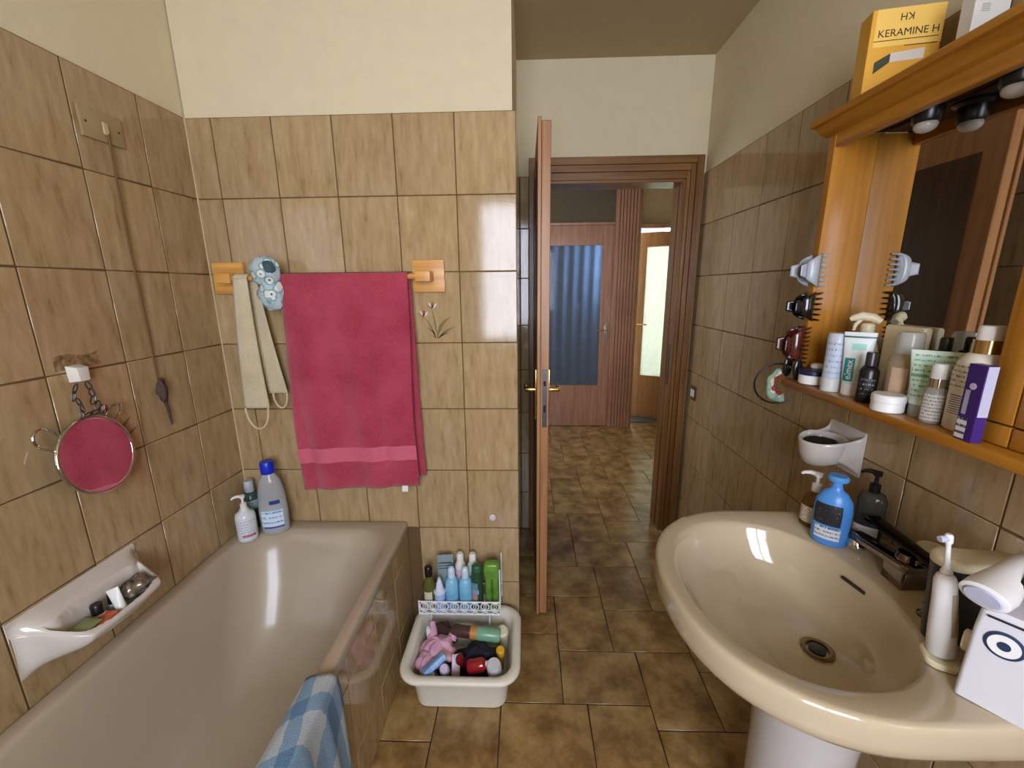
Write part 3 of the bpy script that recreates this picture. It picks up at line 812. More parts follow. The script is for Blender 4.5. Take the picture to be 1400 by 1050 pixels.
# ================================================================== TOWEL RAIL AND WHAT HANGS ON IT
rail = thing('towel_rail', 'pine towel rail with square end plates on the tiled wall', 'towel rail', (0.43, 0, 1.484))
for cx in (-0.353, 0.357):
    obj('end_plate', MB().box(cx - 0.056, cx + 0.056, -0.018, -0.0004, -0.053, 0.056).mesh('end_plate', 0.003, 2), PINEX, rail)
    s_ = -1.6 if cx < 0 else 0.6
    obj('arm_block', MB().box(cx - 0.026 - s_ * 0.012, cx + 0.026 - s_ * 0.012, -0.078, -0.018, -0.017, 0.017).mesh('arm_block', 0.003, 2), PINEX, rail)
obj('rod', MB().tube([(-0.345, -0.062, 0), (0.345, -0.062, 0)], 0.009, 14), PINEX, rail)


def mat_terry(name, c1, c2, band=None):
    m, nt, b = new_mat(name); N, L = nt.nodes, nt.links
    tc = N.new('ShaderNodeTexCoord'); nz = N.new('ShaderNodeTexNoise'); nz.inputs['Scale'].default_value = 380; nz.inputs['Detail'].default_value = 2
    L.new(tc.outputs['Object'], nz.inputs['Vector'])
    n2 = N.new('ShaderNodeTexNoise'); n2.inputs['Scale'].default_value = 7; n2.inputs['Detail'].default_value = 4; L.new(tc.outputs['Object'], n2.inputs['Vector'])
    ad = N.new('ShaderNodeMath'); ad.operation = 'ADD'; L.new(nz.outputs['Fac'], ad.inputs[0]); L.new(n2.outputs['Fac'], ad.inputs[1])
    mr = N.new('ShaderNodeMapRange'); mr.inputs['From Min'].default_value = 0.65; mr.inputs['From Max'].default_value = 1.35; L.new(ad.outputs[0], mr.inputs['Value'])
    mx = N.new('ShaderNodeMix'); mx.data_type = 'RGBA'; mx.inputs[6].default_value = rgb(c1); mx.inputs[7].default_value = rgb(c2)
    L.new(mr.outputs[0], mx.inputs[0]); L.new(mx.outputs[2], b.inputs['Base Color']); b.inputs['Roughness'].default_value = 0.95
    b.inputs['Sheen Weight'].default_value = 0.25; b.inputs['Specular IOR Level'].default_value = 0.1
    bp = N.new('ShaderNodeBump'); bp.inputs['Strength'].default_value = 0.9; bp.inputs['Distance'].default_value = 0.004
    L.new(nz.outputs['Fac'], bp.inputs['Height']); L.new(bp.outputs[0], b.inputs['Normal'])
    return m


TERRY = mat_terry('crimson_terry', (150, 42, 60), (194, 80, 100))
TBAND = pm('crimson_woven_band', (196, 92, 112), 0.8, var=0.08, scale=160)
tow = thing('bath_towel', 'crimson terry towel folded over the pine rail', 'towel', (0.515, -0.062, 1.484))


def drape(x0, x1, zf, zb, yo, amp, ph):
    def fn(u, v):
        # v: 0 front hem .. 1 back hem
        Lf, Lb, arc = zf, zb, 0.04
        s_ = v * (Lf + Lb + arc)
        if s_ < Lf: y, z = -yo, -Lf + s_
        elif s_ < Lf + arc:
            a = (s_ - Lf) / arc * pi; y, z = -yo * cos(a), 0.013 * sin(a)
        else: y, z = yo, -(s_ - Lf - arc)
        k = min(1, abs(z) / 0.5)
        wv = amp * k * sin(u * 9 + ph + z * 2.0) + amp * 0.5 * k * sin(u * 21 + z * 5 + ph)
        sag = 0.012 * k * sin(u * pi) * 0.3
        xx = lerp(x0, x1, u) + 0.008 * sin(z * 5 + ph) * k
        if y < 0: return (xx, y - abs(wv) - sag, z - 0.018 * (1 - u) * min(1, -z / 0.7) * (1 if z < 0 else 0))
        return (xx + 0.016 * k * (1 if u > 0.5 else -0.2), min(y + 0.3 * abs(wv), 0.045), z)
    return fn


ob = obj('terry_cloth', MB().grid(drape(-0.222, 0.214, 0.755, 0.735, 0.018, 0.010, 0.6), 36, 90), TERRY, tow); solidify(ob, 0.008)
mb = MB()
fd = drape(-0.2235, 0.2155, 0.755, 0.735, 0.018, 0.010, 0.6)
tot = 0.755 + 0.735 + 0.04
mb.grid(lambda u, v: (lambda q: (q[0], q[1] - 0.0052, q[2]))(fd(u, (0.105 + 0.055 * v) / tot)), 36, 6)
obj('woven_band', mb, TBAND, tow)
obj('care_tag', MB().grid(lambda u, v: (0.150 + 0.022 * u, -0.034 - 0.004 * v, -0.752 - 0.022 * v), 2, 3), LABELW, tow)

# knitted back scrubber
KNIT = mat_terry('beige_knit', (196, 182, 142), (226, 214, 182))
sc = thing('back_scrubber', 'beige knitted back scrubber strap hanging over the rail end', 'back scrubber', (0.16, -0.062, 1.484))


def strip(xa, xb, wa, wb_, za, zb, y, bulge):
    def fn(u, v):
        z = lerp(za, zb, v); w_ = lerp(wa, wb_, v); xc = lerp(xa, xb, v)
        return (xc + (u - 0.5) * w_, y - bulge * sin(pi * u) - 0.006 * sin(pi * v), z)
    return fn


fr_ = MB(); fr_.grid(strip(0.0, -0.008, 0.048, 0.092, 0.0, -0.455, -0.018, 0.006), 8, 40)
fr_.grid(lambda u, v: ((u - 0.5) * 0.048, -0.018 * cos(pi * v), 0.012 * sin(pi * v)), 8, 10)
fr_.grid(strip(0.008, 0.055, 0.048, 0.07, 0.0, -0.41, 0.018, -0.004), 8, 40)
ob = obj('knit_strip', fr_, KNIT, sc); solidify(ob, 0.006)
CORD = pm('cream_cord', (206, 192, 150), 0.8)
for cx, cz, hw_, dp, yy in ((-0.010, -0.455, 0.042, 0.08, -0.02), (0.062, -0.41, 0.026, 0.055, 0.015)):
    obj('cord_loop', MB().tube([(cx + hw_ * cos(t), yy, cz - dp * sin(t)) for t in [pi * k / 14 for k in range(15)]], 0.0035, 8), CORD, sc)


# flowered shower cap
def mat_flowers():
    m, nt, b = new_mat('flowered_cotton'); N, L = nt.nodes, nt.links
    tc = N.new('ShaderNodeTexCoord'); vo = N.new('ShaderNodeTexVoronoi'); vo.inputs['Scale'].default_value = 34
    L.new(tc.outputs['Object'], vo.inputs['Vector'])
    cr = N.new('ShaderNodeValToRGB'); cr.color_ramp.interpolation = 'CONSTANT'; el = cr.color_ramp.elements
    el[0].position = 0; el[0].color = rgb((40, 60, 70)); el[1].position = 0.13; el[1].color = rgb((214, 222, 214))
    e = el.new(0.42); e.color = rgb((120, 160, 168)); e = el.new(0.55); e.color = rgb((176, 196, 200))
    L.new(vo.outputs['Distance'], cr.inputs[0]); L.new(cr.outputs[0], b.inputs['Base Color']); b.inputs['Roughness'].default_value = 0.8
    return m


def blob(mb, c, r, seed, amp=0.15, n=24, m=16):
    rnd = random.Random(seed); ph = [rnd.uniform(0, 6) for _ in range(6)]; rs = []
    for i in range(m + 1):
        t = min(max(pi * i / m, 0.03), pi - 0.03); ring = []
        for j in range(n):
            a = 2 * pi * j / n
            k = 1 + amp * (sin(3 * a + ph[0] + 2 * cos(t * 2)) * 0.5 + 0.4 * sin(5 * t + 2 * a + ph[1]) + 0.35 * sin(7 * a + 3 * t + ph[2])) * sin(t)
            ring.append((c[0] + r[0] * k * sin(t) * cos(a), c[1] + r[1] * k * sin(t) * sin(a), c[2] - r[2] * k * cos(t)))
        rs.append(ring)
    return mb.rings(rs)


cp = thing('flowered_bonnet', 'crumpled flowered white and blue shower bonnet tucked between scrubber and towel', 'bonnet', (0.252, -0.08, 1.484))
FLW = mat_flowers()
obj('crown', blob(MB(), (0.003, -0.012, 0.022), (0.050, 0.034, 0.048), 3).mesh('crown', angle=80), FLW, cp)
obj('skirt', blob(MB(), (0.012, -0.004, -0.052), (0.044, 0.030, 0.055), 8, 0.2).mesh('skirt', angle=80), FLW, cp)
obj('lining_patch', blob(MB(), (0.028, -0.032, 0.032), (0.022, 0.014, 0.022), 4).mesh('lining_patch', angle=80), pm('dark_teal_cotton', (62, 86, 92), 0.8), cp)
o = obj('adhesive_hook', MB().prism([(-0.008, 0), (-0.004, -0.01), (0.004, -0.01), (0.008, 0)], 'z', -0.03, 0.03).mesh('adhesive_hook', 0.002), glassy('clear_adhesive', (205, 212, 225)), None, (0.287, -0.0005, 1.345))
tag(o, 'small clear plastic adhesive hook stuck beside the crimson towel', 'hook')
o = obj('wall_plug', MB().lathe([(0.013, 0), (0.013, 0.002), (0.009, 0.004), (0.006, 0.0045)], 18).mesh('wall_plug'), pm('clear_sticker', (205, 208, 216), 0.2), None, (0.99, -0.0003, 0.547), (rad(90), 0, 0))
tag(o, 'small round clear suction disc low on the tiled wall', 'suction disc')

# ================================================================== LEFT WALL
sw = thing('pull_cord_switch', 'beige pull-cord switch plate high on the tiles with long cord', 'switch', (0.0, -0.311, 1.868))
BEIGEP = pm('beige_plastic', (158, 138, 98), 0.4)
obj('plate', MB().box(0.0004, 0.009, -0.057, 0.057, -0.037, 0.037).mesh('plate', 0.002, 2), BEIGEP, sw)
obj('toggle', MB().box(0.009, 0.014, -0.003, 0.012, -0.018, 0.012).mesh('toggle', 0.0015), pm('cream_toggle', (196, 178, 130), 0.4), sw)
for yy in (-0.045, 0.045):
    obj('screw', MB().lathe([(0.003, 0), (0.003, 0.001), (0.002, 0.0015)], 10).move((0, 0, 0), Matrix.Rotation(rad(90), 3, 'Y')).move((0.009, yy, 0)), STEEL, sw)
obj('cord', MB().tube([(0.013, 0.008, -0.014), (0.010, 0.008, -0.08), (0.008, 0.006, -0.3), (0.008, 0.009, -0.5), (0.007, 0.010, -0.69)], 0.0028, 8), pm('brown_cord', (112, 84, 46), 0.8), sw)
TASS = pm('plum_tassel', (78, 58, 52), 0.8, var=0.3, scale=90)
obj('tassel', blob(MB(), (0.013, 0.013, -0.72), (0.010, 0.014, 0.038), 5, 0.35).mesh('tassel', angle=80), TASS, sw)
obj('tassel_tail', MB().tube([(0.010, 0.015, -0.745), (0.009, 0.022, -0.775), (0.008, 0.024, -0.80), (0.008, 0.027, -0.835)], [0.006, 0.0045, 0.004, 0.002], 8), TASS, sw)

hk = obj('wall_hook', MB().rings([[(0.0004, -0.017, -0.021), (0.0004, 0.017, -0.021), (0.0004, 0.019, 0.021), (0.0004, -0.019, 0.021)], [(0.026, -0.012, -0.019), (0.026, 0.012, -0.019), (0.026, 0.014, 0.015), (0.026, -0.014, 0.015)]]).mesh('wall_hook', 0.002, 2), pm('white_ceramic_hook', (222, 218, 208), 0.25), None, (0, -0.52, 1.247))
tag(hk, 'white adhesive block hook on the tiles above the round mirror', 'hook')

mir = thing('shaving_mirror', 'round chrome-rimmed mirror hanging by a chain, reflecting the red towel', 'mirror', (0.036, -0.540, 1.040))
Rm = Matrix.Rotation(rad(4), 3, 'Z') @ Matrix.Rotation(rad(-8), 3, 'Y') @ Matrix.Rotation(rad(90), 3, 'Y')
RM = 0.096
obj('glass', MB().lathe([(RM - 0.004, -0.002), (RM - 0.004, 0.0)], 48).move(mat=Rm), MIRROR, mir)
obj('backing', MB().lathe([(RM * 0.9, -0.016), (RM - 0.003, -0.010), (RM - 0.003, -0.0022)], 48).move(mat=Rm), STEEL, mir)
obj('rim', MB().tube([((RM) * cos(2 * pi * k / 56), RM * sin(2 * pi * k / 56), -0.003) for k in range(56)], 0.0055, 10, True).move(mat=Rm), CHROME, mir)
# wire stand folded up behind: two loops
for a0, sp_, ln in ((rad(52), 0.19, 0.062), (rad(-42), 0.12, 0.05)):
    pts = []
    for q in range(13):
        t = q / 12 * pi; r0 = RM - 0.002 + ln * sin(t) ** 0.6; aa = a0 + sp_ * cos(t)
        # local disc frame: +u = wall y, +v = up
        pts.append((-cos(aa) * r0, -sin(aa) * r0, -0.006 + 0.01 * sin(t)))
    obj('wire_loop', MB().tube(pts, 0.0028, 8).move(mat=Rm), CHROME, mir)
# chain from the hook: two strands of oval links
links = [(-0.012, 0.175, 0.012), (0.018, 0.175, 0.014), (-0.018, 0.157, 0.01), (0.023, 0.156, 0.012), (-0.010, 0.140, 0.01), (0.022, 0.137, 0.012), (-0.006, 0.124, 0.01), (0.032, 0.121, 0.01), (-0.010, 0.108, 0.01), (0.040, 0.108, 0.01), (0.004, 0.104, 0.01), (0.022, 0.105, 0.01)]
for k, (ly, lz, lx) in enumerate(links):
    ang = (0.5, -0.35, 0.3, -0.2, -0.3, 0.4, -0.2, 0.5, 0.2, 0.4, 1.4, 1.5)[k]
    pts = []
    for q in range(12):
        t = 2 * pi * q / 12; u, v = 0.0042 * cos(t), 0.012 * sin(t)
        pts.append((lx - 0.018 + 0.002 * (k % 2) * cos(t), ly + u * cos(ang) + v * sin(ang), lz - u * sin(ang) + v * cos(ang)))
    obj('chain_link', MB().tube(pts, 0.0017, 6, True), STEEL, mir)

# ceramic soap tray
tray = thing('soap_tray', 'white ceramic soap tray fixed to the tiles above the bathtub', 'soap tray', (0.0, -0.633, 0.60))


def dish_mesh(hw_, H, rim_z, depth, carve):
    """ceramic dish growing out of a wall plate: sloping ledge, oval hollow, ends that flare back to the wall"""
    def fn(u, v):
        a = (u - 0.5) * 2
        t = min(1.0, (1 - abs(a)) / 0.42); D = t * t * (3 - 2 * t) * (1 - 0.18 * abs(a) ** 3)
        F = (0.007 + (depth - 0.007) * D, lerp(H * 0.80, rim_z, D))
        B = (0.006, H - 0.003)
        if v < 0.05: q = v / 0.05; x, z = lerp(0.0006, 0.006, q), lerp(H, H - 0.003, q)
        elif v < 0.64:
            q = (v - 0.05) / 0.59
            x = lerp(B[0], F[0] - 0.004, q); z = lerp(B[1], F[1], q)
            px, py = a / 0.77, (q - 0.645) / 0.345
            e = 1 - (abs(px) ** 2.6 + abs(py) ** 2.6)
            if e > 0:
                k = min(1.0, e * 3.4); k = k * k * (3 - 2 * k)
                zb = rim_z - carve
                z = lerp(z, min(z, zb + 0.006 * (1 - k)), k)
        elif v < 0.70: q = (v - 0.64) / 0.06; x, z = F[0] - 0.004 + 0.006 * sin(pi / 2 * q), F[1] - 0.006 * q
        else:
            q = (v - 0.70) / 0.30; x = lerp(F[0] + 0.002, 0.0006, q ** 1.3); z = lerp(F[1] - 0.006, 0.0, q ** 0.7)
        return (x, a * hw_, z)
    return MB().grid(fn, 110, 90).mesh('dish', angle=80)


obj('dish', dish_mesh(0.151, 0.145, 0.072, 0.126, 0.030), SOAPCER, tray)
TZ = 0.643
GS = 'small toiletries in the soap tray'
bottle('nail_oil_bottle', 'small bottle with black cap and white label in the soap tray', (0.068, -0.660, TZ), [(0.0125, 0), (0.0135, 0.002), (0.0135, 0.026), (0.010, 0.03)], LABELW, 0.6, cap=[(0.0128, 0.0285), (0.0128, 0.052), (0.0115, 0.054)], capmat=BLACKP, capname='cap_round', group=GS)
bottle('nail_polish_bottle', 'tiny black-capped bottle behind the white tube in the soap tray', (0.062, -0.622, TZ), [(0.008, 0), (0.009, 0.002), (0.009, 0.02), (0.006, 0.024)], pm('grey_glass', (140, 144, 150), 0.2), 0.6, cap=[(0.0065, 0.024), (0.0055, 0.05)], capmat=BLACKP, capname='cap_round', group=GS)
tb = thing('cream_tube', 'small white squeeze tube leaning in the soap tray', 'tube', (0.094, -0.626, TZ + 0.003), 0.5); tb.rotation_euler = (rad(-10), rad(-14), 0.5)
rs = []
for q in range(9):
    t = q / 8; rs.append([(x * lerp(0.011, 0.013, t), y * lerp(0.011, 0.0008, t), 0.012 + 0.055 * t) for x, y in sup(18)])
obj('body', MB().rings(rs), WHITEP, tb); obj('cap', MB().lathe([(0.010, 0), (0.0105, 0.012)], 18), WHITEP, tb)
mb = MB(); blob(mb, (0, 0, 0), (0.030, 0.034, 0.026), 21, 0.3, 40, 26)
o = obj('foil_bag', mb.mesh('foil_bag', angle=25), pm('dark_foil', (58, 50, 42), 0.18, 0.55, var=0.9, scale=40, bump=1.0, bscale=50, col2=(150, 140, 125)), None, (0.080, -0.568, TZ + 0.030)); tag(o, 'crumpled dark shiny foil packet at the end of the soap tray', 'packet')


def sachet(name, label, loc, rot, w_, h_, col, mname):
    me = MB().grid(lambda u, v: ((u - 0.5) * w_, (v - 0.5) * h_, 0.004 * sin(pi * u) * sin(pi * v)), 10, 10)
    o_ = obj(name, me, pm(mname, col, 0.35, var=0.15), None, loc, rot); solidify(o_, 0.003); tag(o_, label, 'sachet')
    return o_


sachet('sachet', 'orange sachet lying flat in the soap tray', (0.088, -0.676, TZ + 0.022), (rad(2), rad(0), 0.08), 0.044, 0.060, (206, 104, 66), 'orange_foil')
sachet('sachet', 'green sachet with a dark edge lying at the front of the soap tray', (0.082, -0.704, TZ + 0.032), (rad(4), rad(3), -0.05), 0.044, 0.046, (130, 140, 92), 'green_foil')

# ================================================================== WASHBASIN
sink = thing('washbasin', 'champagne ceramic pedestal washbasin under the mirror cabinet', 'washbasin', (0, 0, 0))
SZ = 0.82
NS = 72
OC = (1.72, -0.708)


def outline(k, z):
    out = []
    for j in range(NS):
        t = 2 * pi * j / NS; c, s_ = cos(t), sin(t)
        pp = 2.25 if c < 0 else 2.25 + 5 * min(1, c * 2.0)
        x = math.copysign(abs(c) ** (2 / pp), c); y = math.copysign(abs(s_) ** (2 / pp), s_)
        a = 0.297 if c < 0 else XR - 0.0012 - OC[0]
        xx = OC[0] + a * x * (k if c < 0 else 1); out.append((min(xx, XR - 0.0012), OC[1] + 0.305 * y * k, z))
    return out


def bowl(k, z, m=0.0):
    cx, cy = lerp(1.666, 1.757, m), lerp(-0.708, -0.728, m)
    return [(cx + 0.202 * k * x, cy + 0.243 * k * y, z) for x, y in sup(NS, 2.15)]


def und(k, z):
    return [(1.80 + (0.22) * k * x, -0.712 + 0.26 * k * y, z) for x, y in sup(NS, 2.2)]


rg = [und(0.42, 0.64), und(0.62, 0.66), und(0.88, 0.71), outline(0.93, 0.742), outline(0.975, 0.752), outline(0.995, 0.764), outline(1.0, 0.778), outline(0.998, 0.806), outline(0.992, 0.815), outline(0.980, 0.8195),
      outline(0.955, 0.8195), bowl(1.03, 0.818), bowl(1.0, 0.814), bowl(0.975, 0.803, 0.03), bowl(0.95, 0.785, 0.06), bowl(0.90, 0.752, 0.15), bowl(0.80, 0.716, 0.32), bowl(0.62, 0.690, 0.55), bowl(0.40, 0.676, 0.8), bowl(0.22, 0.671, 0.95), bowl(0.125, 0.667, 1.0)]
obj('basin', MB().rings(rg, True, False).mesh('basin', angle=70), CERAMIC, sink)
dr = obj('drain', MB().lathe([(0.0315, -0.002), (0.0315, 0.0035), (0.028, 0.005), (0.022, 0.0035), (0.021, -0.004), (0.003, -0.004)], 28, c=(1.757, -0.728, 0.6685), cap0=False, cap1=True), pm('tarnished_brass', (150, 128, 92), 0.25, 0.9), sink)
obj('plug', MB().lathe([(0.016, -0.003), (0.0165, 0.004), (0.012, 0.006)], 24, c=(1.757, -0.728, 0.6685)), STEEL, dr)
mb = MB(); pts = []
ov = obj('overflow_slot', MB().box(-0.004, 0.004, -0.028, 0.028, -0.003, 0.003).mesh('overflow_slot', 0.0025, 2), pm('dark_slot', (44, 34, 26), 0.4), sink, (1.858, -0.668, 0.785), (0, rad(-55), rad(10)))
obj('pedestal', MB().lathe([(0.125, 0), (0.125, 0.02), (0.110, 0.06), (0.098, 0.25), (0.100, 0.45), (0.112, 0.60), (0.13, 0.665)], 40, 1.0, 1.05, c=(1.765, -0.715, 0)).mesh('pedestal', angle=60), pm('white_ceramic', (200, 196, 192), 0.12, var=0.02, coat=0.4), sink)

# tap with its spout swung along the wall
tap = thing('basin_tap', 'chrome single-lever tap with its spout swung along the wall', 'tap', (1.932, -0.70, SZ - 0.0005))
obj('body', MB().rings([rrect(-0.028, 0.028, -0.026, 0.026, 0.004, 0), rrect(-0.028, 0.028, -0.026, 0.026, 0.004, 0.035), rrect(-0.024, 0.024, -0.024, 0.024, 0.006, 0.048)]).mesh('body', 0.0015), DCHROME, tap)
obj('cartridge', MB().lathe([(0.022, 0.046), (0.022, 0.064), (0.018, 0.070)], 24), DCHROME, tap)
rs = []
for q in range(11):
    t = q / 10; y = lerp(-0.03, 0.135, t); zc = 0.048 + 0.002 * sin(pi * t) - 0.012 * t; hw_ = lerp(0.024, 0.018, t)
    rs.append([(-0.005 - 0.012 * t + px, y, zc + pz) for px, pz in ((-hw_, -0.007), (hw_, -0.007), (hw_, 0.004), (hw_ * 0.8, 0.008), (-hw_ * 0.8, 0.008), (-hw_, 0.004))])
obj('spout', MB().rings(rs).mesh('spout', 0.001), DCHROME, tap)
obj('aerator', MB().lathe([(0.020, 0.012), (0.022, 0.016), (0.021, 0.024), (0.014, 0.032), (0.012, 0.036)], 24, c=(-0.016, 0.112, 0)).mesh('aerator'), CHROME, tap)
rs = []
for q in range(9):
    t = q / 8; y = lerp(-0.06, 0.115, t); zc = 0.073 + 0.012 * t; hw_ = lerp(0.014, 0.020, t); th = 0.006
    rs.append([(0.012 + px, y, zc + pz) for px, pz in ((-hw_, -th), (hw_, -th), (hw_, th * 0.4), (hw_ * 0.6, th), (-hw_ * 0.6, th), (-hw_, th * 0.4))])
obj('lever', MB().rings(rs).mesh('lever', 0.002), pm('chrome_dark_reflection', (38, 34, 30), 0.1, 0.9), tap)  # chrome lever; the dark surroundings it mirrors are put into its colour
o = obj('pop_up_knob', MB().lathe([(0.014, 0), (0.014, 0.004), (0.008, 0.008), (0.005, 0.02), (0.008, 0.026), (0.003, 0.03)], 20).mesh('pop_up_knob'), DCHROME, sink, (1.893, -0.795, SZ - 0.0006))

# things standing on the washbasin
GW = 'toiletries standing on the washbasin'
AMB = glassy('amber_glass', (148, 106, 36))
bottle('soap_dispenser', 'small amber dispenser with white pump and label on the washbasin', (1.885, -0.476, SZ), [(0.024, 0), (0.027, 0.003), (0.027, 0.062), (0.022, 0.08), (0.012, 0.09), (0.011, 0.096)], AMB, cap=None, lab=[(0.014, 0.058, -80, 60, mat_print('cream_label', (214, 206, 188), (120, 110, 96), 7, 0.5))], pump=(0.094, 0.052, 0.036, WHITEP), group=GW)
bottle('intimate_wash_bottle', 'sky blue flat pump bottle with a black label on the washbasin', (1.873, -0.556, SZ), [(0.032, 0), (0.037, 0.004), (0.038, 0.05), (0.039, 0.09), (0.036, 0.115), (0.024, 0.135), (0.013, 0.142), (0.012, 0.15)], pm('sky_blue_plastic', (74, 142, 214), 0.3, var=0.03), None, 1, 0.68, cap=[(0.011, 0.15), (0.010, 0.163), (0.021, 0.166), (0.022, 0.172), (0.018, 0.178)], capmat=pm('sky_blue_cap', (84, 150, 216), 0.3), capname='cap_round',
       lab=[(0.055, 0.108, -62, 30, mat_print('black_label', (30, 30, 36), (150, 150, 160), 4, 0.35)), (0.018, 0.05, -50, 34, mat_print('white_label_small', (206, 210, 216), (40, 40, 60), 3, 0.5))], group=GW)
bottle('lotion_dispenser', 'dark clear dispenser with black pump beside the sky blue bottle', (1.972, -0.545, SZ), [(0.024, 0), (0.027, 0.003), (0.027, 0.11), (0.022, 0.125), (0.013, 0.13)], glassy('smoked_plastic', (96, 96, 84)), None, 1.05, 0.8, p=2.6, lab=[(0.012, 0.045, -70, 40, LABELW)], pump=(0.128, 0.055, 0.03, BLACKP), group=GW)
# electric toothbrush on its charger
eb = thing('electric_toothbrush', 'white electric toothbrush standing on its charger', 'toothbrush', (1.829, -0.890, SZ + 0.0125)); eb.rotation_euler = (0, rad(-6.5), rad(-30)); eb.scale = (0.95, 0.95, 0.94)
obj('handle', MB().lathe([(0.019, 0.0), (0.020, 0.006), (0.019, 0.05), (0.0165, 0.10), (0.0155, 0.142), (0.0125, 0.152), (0.0075, 0.156)], 26), WHITEP, eb)
obj('grip_pad', arc_patch(prof_r([(0.020, 0.0), (0.019, 0.05), (0.0165, 0.10), (0.0155, 0.142)]), 0.045, 0.125, 20, 75, off=0.0008).mesh('grip_pad', recalc=False), pm('beige_rubber', (176, 162, 132), 0.7), eb)
hd = obj('brush_head', MB().lathe([(0.0075, 0.157), (0.0085, 0.160), (0.006, 0.166), (0.0042, 0.175), (0.0036, 0.212), (0.0060, 0.216), (0.0060, 0.228), (0.004, 0.231)], 16), WHITEP, eb)
obj('bristles', MB().lathe([(0.0055, 0), (0.0058, 0.010), (0.005, 0.012)], 14).move((0, 0, 0), Matrix.Rotation(rad(90), 3, 'X') ).move((0, -0.003, 0.223)).move(mat=Matrix.Rotation(rad(-60), 3, 'Z')), pm('lilac_bristles', (184, 184, 208), 0.8), hd)
o = thing('toothbrush_charger', 'low white charging base under the electric toothbrush', 'charger', (1.830, -0.893, SZ), rad(-30))
obj('base', MB().rings([rrect(-0.026, 0.022, -0.030, 0.024, 0.018, 0), rrect(-0.0265, 0.0225, -0.0305, 0.0245, 0.018, 0.007), rrect(-0.024, 0.020, -0.028, 0.022, 0.016, 0.0095)]).mesh('base'), CREAMP, o)
# dark canister with a cream lid
cn = thing('dark_canister', 'tall narrow dark grey canister with rounded cream lid by the wall', 'canister', (1.905, -0.850, SZ), rad(-8))
CANR = lambda g, z: rrect(-0.070 - g, 0.070 + g, -0.027 - g, 0.027 + g, 0.0265 + g, z)
obj('body', MB().rings([CANR(-0.010, 0), CANR(-0.009, 0.003), CANR(0, 0.15)]).mesh('body', angle=50), pm('slate_plastic', (44, 50, 50), 0.45), cn)
obj('lid', MB().rings([CANR(0.001, 0.15), CANR(0.0015, 0.160), CANR(-0.001, 0.165), CANR(-0.006, 0.167)]).mesh('lid', angle=50), CREAMP, cn)
# white oral irrigator unit
ir = thing('oral_irrigator', 'white boxy oral irrigator with a navy ringed dial on the washbasin', 'oral irrigator', (1.792, -0.952, SZ), math.atan2(-0.80, 0.60))
obj('body', MB().rings([rrect(0.0, 0.125, 0.0, 0.10, 0.006, 0), rrect(0.002, 0.123, 0.002, 0.098, 0.006, 0.12), rrect(0.004, 0.121, 0.004, 0.096, 0.007, 0.152), rrect(0.008, 0.117, 0.008, 0.092, 0.008, 0.158)]).mesh('body', angle=30), pm('pale_grey_plastic', (206, 206, 208), 0.35, var=0.02), ir)
Ry = Matrix.Rotation(rad(90), 3, 'X')
em = obj('dial_ring', MB().lathe([(0.0205, 0), (0.0205, 0.0015), (0.018, 0.0022)], 30).move(mat=Ry).move((0.034, 0.0022, 0.112)), pm('navy_plastic', (42, 54, 84), 0.35), ir)
obj('dial_face', MB().lathe([(0.0165, 0.0), (0.0165, 0.0028)], 30).move(mat=Ry).move((0.034, 0.0022, 0.112)), WHITEP, em)
obj('dial_centre', MB().lathe([(0.0068, 0.0), (0.0068, 0.0034)], 24).move(mat=Ry).move((0.034, 0.0022, 0.112)), pm('navy_plastic', (42, 54, 84), 0.35), em)
obj('lid_slot', MB().box(0.012, 0.075, 0.0002, 0.004, 0.1475, 0.1495).mesh('lid_slot'), BLACKP, ir)
obj('side_knob', MB().lathe([(0.017, 0), (0.017, 0.006), (0.012, 0.008)], 24).move(mat=Matrix.Rotation(rad(-90), 3, 'Y')).move((0.001, 0.035, 0.075)), CREAMP, ir)
# handheld shaver lying on the irrigator
sh = thing('epilator', 'white and black handheld epilator lying on top of the irrigator', 'epilator', (1.806, -0.952, SZ + 0.1582), rad(24))
rs = []
for q, (x, z, a, b_) in enumerate([(-0.022, 0.021, 0.024, 0.0165), (-0.020, 0.0215, 0.0275, 0.0195), (0.005, 0.023, 0.028, 0.021), (0.018, 0.026, 0.026, 0.020), (0.045, 0.034, 0.020, 0.017), (0.08, 0.040, 0.018, 0.016), (0.12, 0.036, 0.019, 0.016), (0.15, 0.028, 0.018, 0.015), (0.165, 0.024, 0.010, 0.008)]):
    rs.append([(x - 0.25 * (pz * b_), py * a, z + pz * b_) for py, pz in sup(24)])
obj('body', MB().rings(rs).mesh('body', angle=50), WHITEP, sh)
obj('head_plate', MB().rings([[(-0.0225 - 0.25 * pz * 0.0145, py * 0.0215, 0.021 + pz * 0.0145) for py, pz in sup(24)], [(-0.0255 - 0.25 * pz * 0.0125, py * 0.0195, 0.021 + pz * 0.0125) for py, pz in sup(24)]]), pm('lilac_grey_plastic', (186, 186, 206), 0.4), sh)
rs = []
for q in range(11):
    t = q / 10; x = lerp(0.012, 0.15, t); zc = 0.0255 + 0.0145 * sin(pi * min(1, t * 1.1)); wv = 0.011 * sin(pi * min(1, 0.12 + t)) + 0.004
    rs.append([(x, -0.0205 + 0.003 * t, zc - wv), (x, -0.0235 + 0.004 * t, zc - wv * 0.3), (x, -0.0225 + 0.004 * t, zc + wv * 0.5), (x, -0.0165, zc + wv)])
obj('grip_inlay', MB().rings(rs, True, True).mesh('grip_inlay', angle=60), BLACKP, sh)
o = thing('soap_jar', 'small cream-lidded jar behind the tap lever', 'jar', (1.988, -0.690, SZ))
obj('body', MB().lathe([(0.024, 0), (0.026, 0.003), (0.026, 0.062)], 22), pm('dark_jar', (52, 48, 44), 0.3), o)
